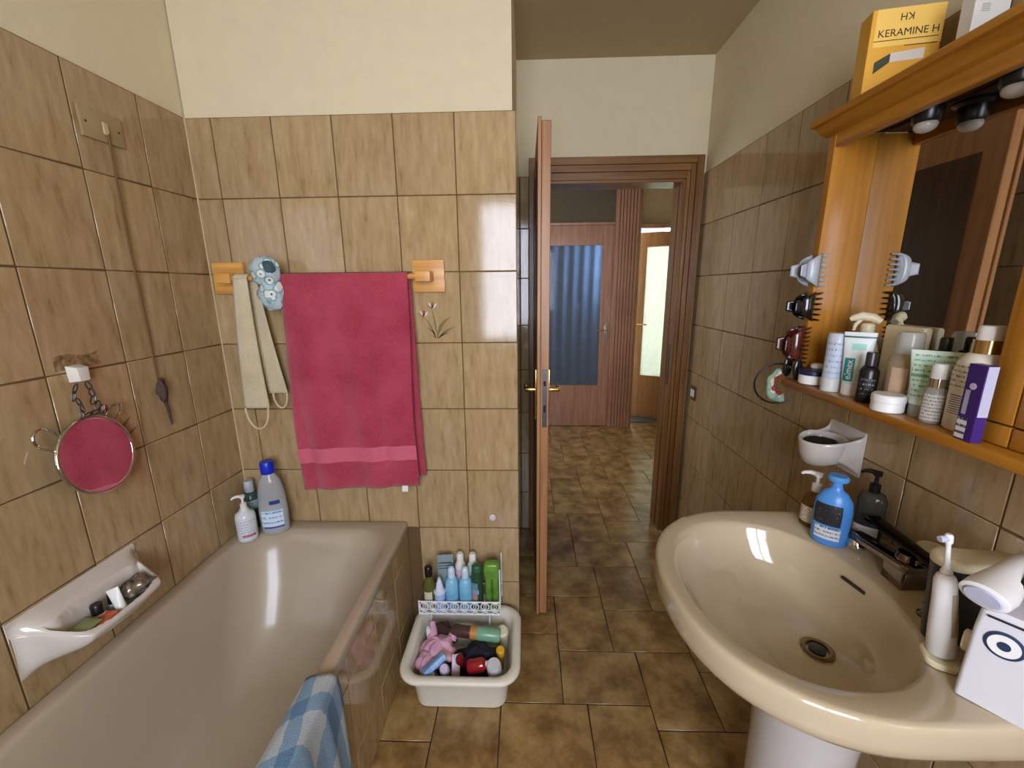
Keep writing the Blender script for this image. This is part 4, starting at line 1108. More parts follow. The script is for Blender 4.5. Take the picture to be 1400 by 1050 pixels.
obj('lid', MB().lathe([(0.027, 0.06), (0.027, 0.074), (0.024, 0.078)], 22), CREAMP, o)

# ceramic cup holder on the right wall
ch = thing('cup_holder', 'white ceramic cup holder on the wall above the washbasin', 'cup holder', (XR, -0.372, 0.995))
RC = -0.064                                    # ring centre, out from the wall


def cring(r, z):
    return [(min(-0.0045, RC + r * cos(2 * pi * q / 48)), r * 1.04 * sin(2 * pi * q / 48), z - 0.010 * max(0, -cos(2 * pi * q / 48))) for q in range(48)]


obj('ring', MB().rings([cring(0.010, -0.040), cring(0.036, -0.038), cring(0.046, -0.028), cring(0.053, -0.004), cring(0.057, 0.024), cring(0.0575, 0.031), cring(0.055, 0.034), cring(0.052, 0.031), cring(0.049, 0.004), cring(0.042, -0.020), cring(0.030, -0.030), cring(0.008, -0.031)], True, True).mesh('ring', angle=70), SOAPCER, ch)
obj('wall_plate', MB().rings([[(x, y, z) for y, z in rr_] for x, rr_ in ((-0.0006, [(q[0], q[1]) for q in rrect(-0.066, 0.066, -0.062, 0.066, 0.006, 0)]), (-0.0035, [(q[0], q[1]) for q in rrect(-0.066, 0.066, -0.062, 0.066, 0.006, 0)]), (-0.005, [(q[0], q[1]) for q in rrect(-0.064, 0.064, -0.060, 0.064, 0.005, 0)]))]).mesh('wall_plate', angle=60), SOAPCER, ch)
for sg in (-1, 1):
    def wing(u, v):
        P0, P1, P2 = (-0.003, 0.064), (-0.016, 0.050), (-0.072, 0.0565)
        w0, w1, w2 = (1 - u) ** 2, 2 * u * (1 - u), u * u
        x = w0 * P0[0] + w1 * P1[0] + w2 * P2[0]; y = w0 * P0[1] + w1 * P1[1] + w2 * P2[1]
        y -= 0.010 * (1 - v) * u                                     # the ring narrows downwards
        zt = lerp(0.064, 0.029, u ** 0.55); zb = lerp(-0.060, -0.014, u ** 0.8)
        return (x, sg * y, lerp(zb, zt, v))
    solidify(obj('wing', MB().grid(wing, 14, 10).mesh('wing', angle=70), SOAPCER, ch), 0.004)
cu_ = obj('cup_hollow_shade', blob(MB(), (0, 0, 0), (0.040, 0.043, 0.014), 41, 0.12, 30, 18).mesh('cup_hollow_shade', angle=80), pm('hollow_shade_brown', (30, 26, 20), 0.9, var=0.3, scale=120, bump=0.6, bscale=200), None, (XR - 0.064, -0.372, 1.009))  # dark filler standing in for the shade inside the cup holder
tag(cu_, 'dark round filler painted as the shaded hollow of the cup holder', 'painted shade')
# switch by the door
o = thing('light_switch', 'small light switch on the tiles beside the door casing', 'switch', (XR, 0.681, 0.887))
obj('plate', MB().box(-0.008, -0.0004, -0.028, 0.028, -0.038, 0.038).mesh('plate', 0.002), pm('brown_plate', (86, 64, 40), 0.4), o)
obj('rocker', MB().box(-0.0125, -0.008, -0.022, -0.004, -0.020, 0.020).mesh('rocker', 0.002), WHITEP, o)
obj('rocker', MB().box(-0.0115, -0.008, 0.004, 0.022, -0.020, 0.020).mesh('rocker', 0.002), WHITEP, o)

# ================================================================== MIRROR CABINET
cab = thing('mirror_cabinet', 'honey pine mirror cabinet with shelf, cornice and spotlights on the wall', 'cabinet', (XR - 0.0006, -0.35, 1.165))
CX, CY, CZ = XR - 0.0006, -0.35, 1.165


def cb(x0, x1, y0, y1, z0, z1):
    return MB().box(x0 - CX, x1 - CX, y0 - CY, y1 - CY, z0 - CZ, z1 - CZ)


YE = -1.28
mb = MB().prism([(1.85 - CX + 0.003, 0.0), (1.85 - CX, 0.004), (1.85 - CX, 0.017), (1.85 - CX + 0.004, 0.0215), (0.0, 0.0215), (0.0, 0.0)], 'y', -0.322 - CY, YE - CY)
obj('shelf', mb.mesh('shelf', 0.0015), PINEY, cab)
obj('side_panel', cb(1.883, CX, -0.35, -0.327, 1.1866, 1.80).mesh('side_panel', 0.003, 2), PINE, cab)
obj('back_board', cb(1.9925, CX, YE, -0.3505, 1.1866, 1.80).mesh('back_board'), PINE, cab)
obj('mirror_glass', cb(1.986, 1.992, -0.8145, -0.351, 1.19, 1.795).mesh('mirror_glass', smooth=False), MIRROR, cab)
obj('column', cb(1.9, 1.992, YE, -0.815, 1.1866, 1.80).mesh('column', 0.001), PINE, cab)
for y0, y1 in ((-0.8555, -0.815), (YE, -0.8585)):
    for z0, z1 in ((1.1875, 1.2205), (1.2235, 1.7695)):
        dn = 'door' if (y0 == YE and z1 > 1.5) else ('drawer_front' if y0 == YE else 'stile')
        d_ = obj(dn, cb(1.885, 1.8995, y0, y1, z0, z1).mesh(dn, 0.002, 2), PINE, cab)
        if dn == 'door': obj('knob', MB().lathe([(0.006, 0), (0.006, 0.01), (0.013, 0.016), (0.013, 0.022), (0.006, 0.027)], 18).move(mat=Matrix.Rotation(rad(-90), 3, 'Y')).move((1.885 - CX, -0.91 - CY, 1.45 - CZ)), PINE, d_)
# cornice: fascia, cove and top board
obj('fascia', cb(1.885, 1.903, YE, -0.327, 1.771, 1.815).mesh('fascia', 0.002), PINEY, cab)
pr = [(1.885, 1.8005), (1.879, 1.803), (1.866, 1.808), (1.857, 1.818), (1.853, 1.822), (1.840, 1.8225), (1.8385, 1.8265), (1.8385, 1.834), (1.842, 1.838), (CX, 1.838), (CX, 1.8155), (1.9035, 1.8155), (1.8845, 1.8155)]
obj('cornice', MB().prism([(a - CX, b - CZ) for a, b in pr[:11] + [(1.8855, 1.8155)]], 'y', -0.315 - CY, YE - CY).mesh('cornice', 0.0), PINEY, cab)
obj('canopy_underside', cb(1.9035, 1.992, YE, -0.351, 1.801, 1.812).mesh('canopy_underside'), pm('dark_canopy_brown', (70, 44, 18), 0.6), cab)  # underside board in a darker brown than the pine
BULB = glassy('spot_bulb_glass', (230, 222, 205))
for yy in (-0.527, -0.69):
    sp_ = obj('spotlight', MB().lathe([(0.034, 0.040), (0.034, 0.034), (0.026, 0.028), (0.024, 0.004), (0.021, 0.0)], 22, c=(1.942 - CX, yy - CY, 1.761 - CZ)), BLACKP, cab)
    obj('bulb', MB().sphere((1.942 - CX, yy - CY, 1.757 - CZ), 0.020, 0.020, 0.014), BULB, sp_)

# boxes on top of the cabinet
TOPZ = 1.8384
kb = thing('dye_box', 'yellow hair product carton standing on top of the mirror cabinet', 'box', (1.928, -0.452, TOPZ), rad(-10))
YEL = pm('yellow_carton', (216, 160, 48), 0.5, var=0.05)
obj('carton', MB().box(-0.066, 0.066, 0.0, 0.045, 0, 0.168).mesh('carton', 0.001), YEL, kb)
obj('cream_field', MB().grid(lambda u, v: (lerp(-0.058, 0.066, u), -0.0004, lerp(0.098, 0.168, v)), 1, 1), pm('pale_yellow_print', (232, 190, 92), 0.5, var=0.03), kb)
INK = pm('dark_print', (52, 38, 16), 0.6)
RX = (rad(90), 0, 0)
obj('lettering', text_mesh('KERAMINE H', 0.0195), INK, kb, (0.004, -0.0007, 0.122), RX)
obj('lettering', text_mesh('KH', 0.019), INK, kb, (-0.002, -0.0007, 0.151), (rad(90), rad(180), 0))
obj('rule_line', MB().grid(lambda u, v: (lerp(-0.058, 0.06, u), -0.0006, lerp(0.1085, 0.110, v)), 1, 1), INK, kb)
obj('rule_line', MB().grid(lambda u, v: (lerp(0.0, 0.06, u), -0.0006, lerp(0.0965, 0.098, v)), 1, 1), INK, kb)
mb = MB(); mb.add([(-0.05, -0.0005, 0.048), (-0.022, -0.0005, 0.068), (-0.022, -0.0005, 0.085), (-0.05, -0.0005, 0.070)], [(0, 1, 2, 3)])
obj('printed_pack_side', mb.mesh('printed_pack_side', recalc=False), pm('print_dark_green', (54, 60, 34), 0.6, var=0.4, scale=150), kb)
mb = MB(); mb.add([(-0.022, -0.0005, 0.068), (0.04, -0.0005, 0.070), (0.04, -0.0005, 0.090), (-0.022, -0.0005, 0.085)], [(0, 1, 2, 3)])
obj('printed_pack_front', mb.mesh('printed_pack_front', recalc=False), pm('print_pale', (214, 204, 190), 0.6), kb)
wbx = thing('white_carton', 'white carton standing on top of the mirror cabinet beside the yellow one', 'box', (1.960, -0.572, TOPZ), rad(-4))
obj('carton', MB().box(-0.008, 0.052, 0.0, 0.03, 0, 0.15).mesh('carton', 0.001), pm('white_carton_board', (216, 216, 210), 0.55, var=0.03), wbx)
obj('printed_mark', MB().grid(lambda u, v: (lerp(0.004, 0.018, u), -0.0004, lerp(0.09, 0.104, v)), 2, 4), mat_print('grey_mark', (216, 216, 210), (120, 120, 116), 5, 0.7), wbx)

# ------------------------------------------------------------------ on the shelf
SH = 1.1867
GSH = 'toiletries on the cabinet shelf'
j = thing('cream_jar', 'white cream jar with a navy lid at the shelf end', 'jar', (1.883, -0.398, SH), 0, GSH)
obj('body', MB().lathe([(0.027, 0), (0.031, 0.003), (0.031, 0.025)], 26), WHITEP, j)
obj('lid', MB().lathe([(0.0318, 0.0255), (0.0318, 0.037), (0.029, 0.040)], 26), pm('navy_lid', (30, 30, 62), 0.35), j)
j = thing('soap_disc', 'small white disc lying on the navy jar lid', 'soap', (1.897, -0.391, SH + 0.0402), 0.4)
obj('disc', MB().lathe([(0.014, 0), (0.016, 0.003), (0.015, 0.010), (0.010, 0.013)], 20), WHITEP, j)
bottle('grey_tube', 'smoky grey slim bottle behind the jar with the navy lid', (1.944, -0.392, SH), [(0.015, 0), (0.016, 0.003), (0.016, 0.118), (0.013, 0.122)], pm('smoky_grey', (120, 118, 112), 0.25), group=GSH)
bottle('face_tonic_bottle', 'pale silver blue cylinder bottle with faint lettering on the shelf', (1.880, -0.470, SH), [(0.0195, 0), (0.0205, 0.003), (0.0205, 0.138), (0.018, 0.142)], pm('silver_blue_plastic', (186, 194, 204), 0.25, var=0.03), lab=[(0.035, 0.12, -60, 60, mat_print('silver_label', (178, 190, 206), (110, 118, 130), 6, 0.45))], cap=[(0.0207, 0.0), (0.0207, 0.032)], capmat=pm('frosted_foot', (205, 206, 202), 0.3), capname='cap_round', group=GSH)


def tube_upright(name, label, loc, w_, h_, mat, capmat, rotz=None, ch_=0.03, labs=(), extra=None):
    t = thing(name, label, 'tube', loc, face(loc[0], loc[1]) if rotz is None else rotz, GSH); rs = []
    for q in range(13):
        u = q / 12
        rs.append([(x * lerp(w_ * 0.36, w_ * 0.5, u), y * lerp(w_ * 0.34, 0.0011, u ** 0.9), ch_ + (h_ - ch_) * u) for x, y in sup(26)])
    b_ = obj('body', MB().rings(rs).mesh('body', angle=60), mat, t)
    obj('cap', MB().lathe([(w_ * 0.33, 0), (w_ * 0.345, 0.002), (w_ * 0.345, ch_ - 0.001)], 26).mesh('cap'), capmat, t)

    def surf(x, z, off=0.0006):
        u = min(1, max(0, (z - ch_) / (h_ - ch_))); a = lerp(w_ * 0.36, w_ * 0.5, u); b2 = lerp(w_ * 0.34, 0.0011, u ** 0.9)
        return -b2 * math.sqrt(max(0, 1 - (x / a) ** 2)) - off
    for x0, x1, z0, z1, lm in labs:
        mb = MB().grid(lambda u, v: (lerp(x0, x1, u), surf(lerp(x0, x1, u), lerp(z0, z1, v)), lerp(z0, z1, v)), 10, 10)
        obj('printed_field', mb.mesh('printed_field', recalc=False), lm, b_)
    if extra: extra(t, b_, surf)
    return t


TEAL = pm('teal_print', (26, 128, 122), 0.4)


def _elm(t, b_, surf):
    me = text_mesh('elmex', 0.0185)
    for v in me.vertices:
        x, y = v.co.x, v.co.y            # text runs upwards
        px, pz = -y - 0.0115, x + 0.061
        v.co = Vector((px, surf(px, pz, 0.0012) - 0.0002 + v.co.z, pz))
    obj('lettering', me, LABELW, b_)


tube_upright('toothpaste_tube', 'white toothpaste tube with teal lettering panel on the shelf', (1.899, -0.513, SH), 0.060, 0.148, pm('tube_white', (212, 222, 216), 0.35, var=0.03), WHITEP, labs=((-0.0205, -0.002, 0.034, 0.088, TEAL), (-0.029, 0.029, 0.135, 0.139, pm('dark_teal_print', (60, 92, 96), 0.4)), (-0.012, 0.014, 0.108, 0.122, pm('mint_print', (150, 206, 192), 0.4))), extra=_elm)
bottle('serum_bottle', 'small black spray bottle with white lettering on the shelf', (1.881, -0.577, SH), [(0.0165, 0), (0.018, 0.003), (0.018, 0.070), (0.014, 0.078), (0.0105, 0.082)], BLACKP, cap=[(0.0105, 0.0822), (0.0105, 0.108), (0.009, 0.112)], capmat=pm('dark_grey_cap', (46, 44, 44), 0.3), capname='cap_round', lab=[(0.012, 0.055, -45, 45, mat_print('black_print', (18, 17, 18), (170, 170, 170), 4, 0.42))], group=GSH)
bottle('trigger_spray', 'cream trigger spray bottle at the back of the shelf', (1.952, -0.462, SH), [(0.026, 0), (0.028, 0.003), (0.028, 0.10), (0.018, 0.13), (0.012, 0.142)], CREAMP, rotz=-0.6, cap=[(0.014, 0.142), (0.014, 0.160), (0.010, 0.164)], capmat=CREAMP, capname='cap_round', group=GSH,
       extra=lambda t: (obj('trigger_head', MB().tube([(0.022, 0, 0.168), (0.006, 0, 0.178), (-0.014, 0, 0.181), (-0.03, 0, 0.176), (-0.036, 0, 0.172)], [0.008, 0.0105, 0.0105, 0.008, 0.005], 12), CREAMP, t), obj('trigger', MB().tube([(-0.014, 0, 0.174), (-0.024, 0, 0.160), (-0.026, 0, 0.146)], [0.005, 0.0045, 0.0035], 10), CREAMP, t)))
o = thing('cream_case', 'cream rectangular case at the back of the shelf by the mirror', 'case', (1.974, -0.545, SH), rad(-90))
obj('case', MB().rings([rrect(-0.05, 0.05, -0.010, 0.010, 0.006, 0), rrect(-0.05, 0.05, -0.010, 0.010, 0.006, 0.160), rrect(-0.047, 0.047, -0.007, 0.007, 0.004, 0.164)]).mesh('case'), CREAMP, o)
bottle('foam_pump_bottle', 'clear foam bottle with peach liquid and see-through cap on the shelf', (1.930, -0.606, SH), [(0.028, 0), (0.031, 0.003), (0.031, 0.092), (0.024, 0.108), (0.021, 0.112)], glassy('peach_clear_plastic', (222, 204, 176)), cap=[(0.0225, 0.112), (0.0225, 0.150), (0.020, 0.158)], capmat=glassy('clear_cap', (226, 226, 218)), capname='cap_round', lab=[(0.02, 0.085, -40, 10, pm('peach_label', (222, 190, 160), 0.5)), (0.02, 0.04, 12, 40, mat_print('blue_code', (206, 206, 206), (90, 100, 140), 6, 0.6))], group=GSH,
       extra=lambda t: obj('liquid', MB().lathe([(0.026, 0.002), (0.0285, 0.005), (0.0285, 0.075)], 22), pm('peach_liquid', (214, 188, 150), 0.4), t.children[0]))
j = thing('low_jar', 'low white screw jar at the front of the shelf', 'jar', (1.873, -0.646, SH), 0, GSH)
obj('body', MB().lathe([(0.025, 0), (0.0275, 0.002), (0.0275, 0.020)], 26), WHITEP, j)
obj('lid', MB().lathe([(0.0285, 0.0205), (0.0285, 0.033), (0.026, 0.0355)], 26), WHITEP, j)
tube_upright('hand_cream_tube', 'pale mint squeeze tube with small print standing on a clear cap', (1.914, -0.684, SH), 0.074, 0.130, pm('mint_tube', (206, 222, 206), 0.35, var=0.03), glassy('clear_tube_cap', (214, 214, 208)), ch_=0.024, labs=((-0.03, 0.03, 0.034, 0.122, mat_print('mint_print_rows', (184, 214, 192), (96, 130, 112), 9, 0.5)), (-0.03, 0.03, 0.078, 0.084, pm('dark_mint', (112, 158, 132), 0.4))))
bottle('dropper_bottle', 'bottle with a black cap standing behind the foam bottle', (1.962, -0.648, SH), [(0.018, 0), (0.0195, 0.003), (0.0195, 0.10), (0.014, 0.112)], pm('olive_glass', (118, 112, 66), 0.2), cap=[(0.0155, 0.112), (0.0155, 0.124), (0.010, 0.126), (0.010, 0.148), (0.008, 0.152)], capmat=BLACKP, capname='cap_round', group=GSH)
mb = MB(); rs = []
for q in range(9):
    t = q / 8; rs.append([(x * lerp(0.046, 0.044, t), y * lerp(0.009, 0.002, t ** 1.2) * (1 + 0.2 * sin(t * 8)), 0.145 * t) for x, y in sup(26, 2.6)])
o = obj('toiletry_pouch', MB().rings(rs).mesh('toiletry_pouch', angle=60), glassy('yellow_green_pouch', (196, 190, 130)), None, (1.9745, -0.725, SH), (0, 0, rad(-90))); tag(o, 'see-through yellowish pouch leaning against the mirror behind the mint tube', 'pouch')
bottle('mini_serum_bottle', 'small clear bottle with silver collar and white cap on the shelf', (1.890, -0.722, SH), [(0.015, 0), (0.0165, 0.002), (0.0165, 0.060), (0.013, 0.068)], glassy('clear_white_plastic', (214, 212, 204)), cap=[(0.0125, 0.085), (0.0125, 0.108), (0.010, 0.112)], capmat=WHITEP, capname='cap_round', lab=[(0.006, 0.058, -60, 50, mat_print('grey_print_label', (204, 202, 194), (90, 90, 92), 8, 0.5))], group=GSH,
       extra=lambda t: obj('collar', MB().lathe([(0.0135, 0.068), (0.0135, 0.085)], 22), CHROME, t))
bottle('body_milk_bottle', 'large white lotion bottle with a gold collar on the shelf', (1.910, -0.772, SH), [(0.030, 0), (0.034, 0.004), (0.035, 0.105), (0.032, 0.122), (0.024, 0.137), (0.018, 0.140)], pm('cream_white_plastic', (218, 212, 196), 0.3, var=0.02), cap=[(0.0165, 0.162), (0.0165, 0.182), (0.014, 0.186)], capmat=WHITEP, capname='cap_round', lab=[(0.075, 0.118, -75, 20, mat_print('cream_print', (218, 212, 196), (110, 100, 90), 5, 0.5)), (0.030, 0.066, -60, -5, mat_print('barcode_print', (216, 212, 200), (70, 66, 64), 9, 0.8))], group=GSH,
       extra=lambda t: obj('collar', MB().lathe([(0.0195, 0.139), (0.0195, 0.162)], 24), pm('gold_collar', (196, 160, 104), 0.2, 0.9), t))
pb = thing('toothpaste_carton', 'purple and white toothpaste carton standing upright on the shelf', 'box', (1.8525, -0.833, SH), rad(-4), GSH)
PUR = pm('purple_carton', (58, 30, 108), 0.4, var=0.08)
obj('carton', MB().box(0.0, 0.017, 0.0, 0.031, 0, 0.128).mesh('carton', 0.0008), PUR, pb)
obj('printed_field', MB().grid(lambda u, v: (lerp(0.001, 0.0162, u), -0.0004, lerp(0.044, 0.127, v)), 2, 8), mat_print('lilac_field', (176, 176, 196), (96, 84, 130), 6, 0.3), pb)
obj('printed_panel', MB().grid(lambda u, v: (-0.0004, lerp(0.029, 0.012, u), lerp(0.003, 0.038, v)), 2, 8), mat_print('white_panel', (214, 214, 214), (60, 50, 80), 3, 0.6), pb)
obj('printed_stripe', MB().grid(lambda u, v: (-0.0004, lerp(0.026, 0.018, u), lerp(0.044, 0.085, v)), 2, 4), pm('grey_stripe', (170, 168, 186), 0.4), pb)
obj('printed_disc', MB().lathe([(0.0055, 0), (0.0055, 0.0005)], 20).move(mat=Matrix.Rotation(rad(-90), 3, 'Y')).move((-0.0002, 0.016, 0.092)), pm('lilac_disc', (196, 190, 214), 0.4), pb)


# ------------------------------------------------------------------ hair claws clipped on the side panel
def claw(name, label, zc, h, depth, mat, x_front, nteeth=7):
    t = thing(name, label, 'hair claw', (x_front, -0.3385, zc))
    for sgn in (-1, 1):
        jw = MB(); n = 12
        # curved shell: y bulges away from the panel
        def fn(u, v):
            a = lerp(-1, 1, v); z = a * h * 0.5 * lerp(0.45, 1.0, u ** 0.7); x = lerp(-0.012, depth * 0.55, u)
            return (x, sgn * (0.0135 + 0.012 * sin(pi * min(1, u * 0.9 + 0.1)) * (1 - 0.35 * a * a)), z)
        jw.grid(fn, 8, n)
        j_ = obj('jaw', jw.mesh('jaw', angle=70), mat, t); solidify(j_, 0.003)
        for k in range(nteeth):
            a = lerp(-0.92, 0.92, k / (nteeth - 1)); z = a * h * 0.5
            pth = []
            for q in range(6):
                u = q / 5
                pth.append((lerp(depth * 0.50, depth, u), sgn * lerp(0.0225, 0.0148, u ** 1.5), z * lerp(0.92, 1.0, u)))
            obj('tooth', MB().tube(pth, [0.0032, 0.0031, 0.003, 0.0028, 0.0025, 0.0018], 6), mat, j_)
        gp = MB().grid(lambda u, v: (lerp(-0.010, -0.030, u), sgn * lerp(0.0145, 0.022, u), lerp(-1, 1, v) * h * 0.22 * (1 - 0.3 * u)), 4, 6)
        g_ = obj('grip', gp.mesh('grip'), mat, t); solidify(g_, 0.003)
    obj('spring', MB().lathe([(0.005, -h * 0.2), (0.005, h * 0.2)], 12, c=(-0.011, 0, 0)), STEEL, t)
    return t


claw('hair_claw', 'pale grey hair claw clipped on the cabinet side panel', 1.479, 0.086, 0.040, pm('pale_grey_acetate', (166, 172, 178), 0.25), 1.868)
claw('hair_claw', 'glossy black hair claw clipped between the grey and tortoiseshell ones', 1.386, 0.078, 0.040, pm('black_acetate', (24, 18, 16), 0.15, coat=0.4), 1.868, 6)
claw('hair_claw', 'reddish tortoiseshell hair claw clipped lowest on the side panel', 1.283, 0.104, 0.036, pm('tortoise_acetate', (84, 34, 24), 0.18, var=0.6, scale=60, coat=0.4), 1.855, 9)
cm = thing('hair_clip', 'small dark hair clip at the foot of the side panel', 'hair clip', (1.866, -0.3385, SH + 0.0315))
obj('shell', MB().sphere((0, -0.022, 0), 0.013, 0.006, 0.030), pm('dark_acetate', (30, 26, 24), 0.2), cm)
obj('shell', MB().sphere((0, 0.022, 0), 0.013, 0.006, 0.030), pm('dark_acetate', (30, 26, 24), 0.2), cm)
obj('bridge', MB().tube([(0, -0.022, 0.004), (-0.012, -0.012, 0.004), (-0.014, 0, 0.004), (-0.012, 0.012, 0.004), (0, 0.022, 0.004)], 0.004, 8), STEEL, cm)
# head band and scrunchie hanging from the shelf corner
hb = thing('head_band', 'thin black head band hanging round the shelf corner', 'head band', (1.845, -0.312, 1.165))
pts = []
for q in range(25):
    a = rad(lerp(60, 318, q / 24)); pts.append((0.008 + 0.058 * cos(a), 0.012 - 0.012 * cos(a), -0.002 + 0.060 * sin(a) * (1.0 if sin(a) > 0 else 0.95)))
obj('band', MB().tube(pts, 0.0028, 8), BLACKP, hb)
sr = thing('scrunchie', 'green, white and red twisted fabric hair tie hanging on the shelf corner', 'hair tie', (1.842, -0.302, 1.165))
for k, (c_, nm) in enumerate((((132, 160, 138), 'sage_cotton'), ((200, 186, 160), 'cream_cotton'), ((134, 44, 44), 'maroon_cotton'))):
    pts = []
    for q in range(15):
        a = rad(lerp(95, 290, q / 14)); rr = 0.034 - 0.006 * k
        pts.append((0.020 + rr * cos(a), 0.0 + 0.004 * sin(q * 1.7 + k * 2), -0.002 + (rr + 0.008) * sin(a)))
    obj('fabric_loop', MB().tube(pts, [0.0045 + 0.003 * abs(sin(q * 1.1 + k)) + (0.005 if (k == 0 and q > 8) else 0) for q in range(15)], 10), pm(nm, c_, 0.85, var=0.2), sr)

# ================================================================== WASH TUB ON THE FLOOR WITH ITS CONTENTS
bk = thing('storage_tub', 'cream rectangular plastic tub on the floor between bathtub and door', 'tub', (0.893, -0.205, 0))
X0, X1, Y0, Y1 = -0.213, 0.210, -0.178, 0.182
TUBP = pm('ivory_plastic', (228, 224, 206), 0.35, var=0.03)


def br(g, z, r): return rrect(X0 + g, X1 - g, Y0 + g, Y1 - g, r, z)


obj('shell', MB().rings([br(0.056, 0.0, 0.04), br(0.050, 0.003, 0.045), br(0.034, 0.135, 0.055), br(0.030, 0.140, 0.06), br(0.004, 0.143, 0.075), br(0.0, 0.147, 0.078), br(0.0, 0.156, 0.078), br(0.004, 0.161, 0.076), br(0.016, 0.163, 0.07), br(0.028, 0.160, 0.062), br(0.033, 0.152, 0.058), br(0.044, 0.09, 0.05), br(0.058, 0.010, 0.038), br(0.12, 0.006, 0.02)]).mesh('shell', angle=50), TUBP, bk)
# white filigree caddy standing in the tub
cd = thing('filigree_caddy', 'white metal caddy with a filigree edge standing in the plastic tub', 'caddy', (0.865, -0.075, 0.0065))
WMET = pm('white_enamel_wire', (226, 228, 230), 0.3, var=0.02)
cx0, cx1, cy0, cy1, cz = -0.158, 0.158, -0.055, 0.05, 0.198
obj('tray', MB().box(cx0, cx1, cy0, cy1, cz - 0.004, cz).mesh('tray', 0.001), WMET, cd)
for z in (cz + 0.002, cz + 0.056):
    obj('rim_wire', MB().tube([(cx0, cy0, z), (cx1, cy0, z), (cx1, cy1, z), (cx0, cy1, z)], 0.003, 6, True), WMET, cd)
NR = 8; pitch = (cx1 - cx0) / NR
cme = MB().tube([(pitch * 0.40 * cos(2 * pi * k / 16), 0, pitch * 0.40 * sin(2 * pi * k / 16)) for k in range(16)], 0.0026, 6, True).mesh('scroll'); cme.materials.append(WMET)
for k in range(NR):
    obj('scroll', cme, None, cd, (cx0 + (k + 0.5) * pitch, cy0, cz + 0.036))
    sm = MB().tube([(pitch * 0.12 * cos(t) - 0.0, 0, pitch * 0.3 * sin(t)) for t in [2 * pi * q / 10 for q in range(10)]], 0.0018, 5, True)
    if k == 0: sme = sm.mesh('inner_scroll'); sme.materials.append(WMET)
    obj('inner_scroll', sme, None, cd, (cx0 + (k + 0.5) * pitch, cy0, cz + 0.036))
    xs = cx0 + (k + 0.5) * pitch
    mbx = MB(); mbx.tube([(-pitch * 0.5, 0, 0.003), (pitch * 0.5, 0, 0.022)], 0.002, 5); mbx.tube([(pitch * 0.5, 0, 0.003), (-pitch * 0.5, 0, 0.022)], 0.002, 5)
    if k == 0: xme = mbx.mesh('lattice_cross'); xme.materials.append(WMET)
    obj('lattice_cross', xme, None, cd, (xs, cy0, cz))
for (x, y) in ((cx0, cy0), (cx1, cy0), (cx0, cy1), (cx1, cy1)):
    obj('post', MB().tube([(x, y, cz - 0.003), (x, y, cz + (0.20 if (x > 0) else 0.06))], 0.003, 6), WMET, cd)
for (x, y) in ((-0.115, cy0 + 0.008), (0.115, cy0 + 0.008), (-0.115, cy0 + 0.036), (0.115, cy0 + 0.036)):
    obj('leg', MB().tube([(x, y, 0.004), (x, y, cz - 0.003)], 0.003, 6), WMET, cd)
CDZ = 0.0065 + cz + 0.0002
GC = 'bottles in the white caddy'
LB = pm('pale_blue_gel', (108, 178, 216), 0.25, var=0.06, col2=(140, 200, 228))
bottle('oil_bottle', 'olive green oil bottle with black and white cap in the white caddy', (0.742, -0.092, CDZ), [(0.022, 0), (0.024, 0.003), (0.024, 0.11), (0.014, 0.135), (0.012, 0.145)], pm('olive_oil_glass', (92, 92, 42), 0.15), 0.1, cap=[(0.015, 0.144), (0.015, 0.18), (0.012, 0.184)], capmat=BLACKP, capname='cap_round', lab=[(0.01, 0.085, -50, 30, pm('pale_olive_label', (206, 206, 180), 0.5))], group=GC)
bottle('mini_shampoo_bottle', 'short white and blue bottle with a round collar in the white caddy', (0.785, -0.104, CDZ), [(0.020, 0), (0.021, 0.003), (0.021, 0.072), (0.019, 0.080)], pm('ice_blue_plastic', (160, 190, 232), 0.3), 0.1, cap=[(0.0235, 0.08), (0.0235, 0.086), (0.017, 0.09), (0.014, 0.108), (0.010, 0.125), (0.007, 0.135), (0.006, 0.142)], capmat=pm('white_blue_cap', (214, 224, 242), 0.3), capname='cap_round', group=GC)
for x, lb_ in ((0.832, 'blue gel bottle with domed cap next to the short collared bottle'), (0.886, 'blue gel bottle with domed cap next to the dark green bottle')):
    bottle('blue_gel_bottle', lb_, (x, -0.095, CDZ), [(0.024, 0), (0.0262, 0.003), (0.0262, 0.110), (0.022, 0.132), (0.013, 0.142)], LB, 0.1, cap=[(0.014, 0.142), (0.0145, 0.168), (0.011, 0.182), (0.006, 0.186)], capmat=pm('ice_cap', (196, 220, 236), 0.25), capname='cap_round', group='blue gel bottles in the white caddy')
bottle('white_shampoo_bottle', 'white capped bottle with a pink label behind the blue bottles', (0.860, -0.045, CDZ), [(0.020, 0), (0.022, 0.003), (0.022, 0.16), (0.013, 0.18)], pm('milk_plastic', (222, 220, 218), 0.35), 0.1, cap=[(0.014, 0.18), (0.014, 0.205), (0.010, 0.212)], capmat=WHITEP, capname='cap_round', lab=[(0.1, 0.15, -50, 50, pm('pink_label', (218, 186, 200), 0.5))], group=GC)
bottle('mint_shampoo_bottle', 'pale green bottle with white cap behind the dark green one', (0.910, -0.045, CDZ), [(0.020, 0), (0.022, 0.003), (0.022, 0.16), (0.013, 0.18)], pm('pale_green_plastic', (190, 214, 196), 0.35), 0.1, cap=[(0.014, 0.18), (0.014, 0.205), (0.010, 0.212)], capmat=WHITEP, capname='cap_round', group=GC)
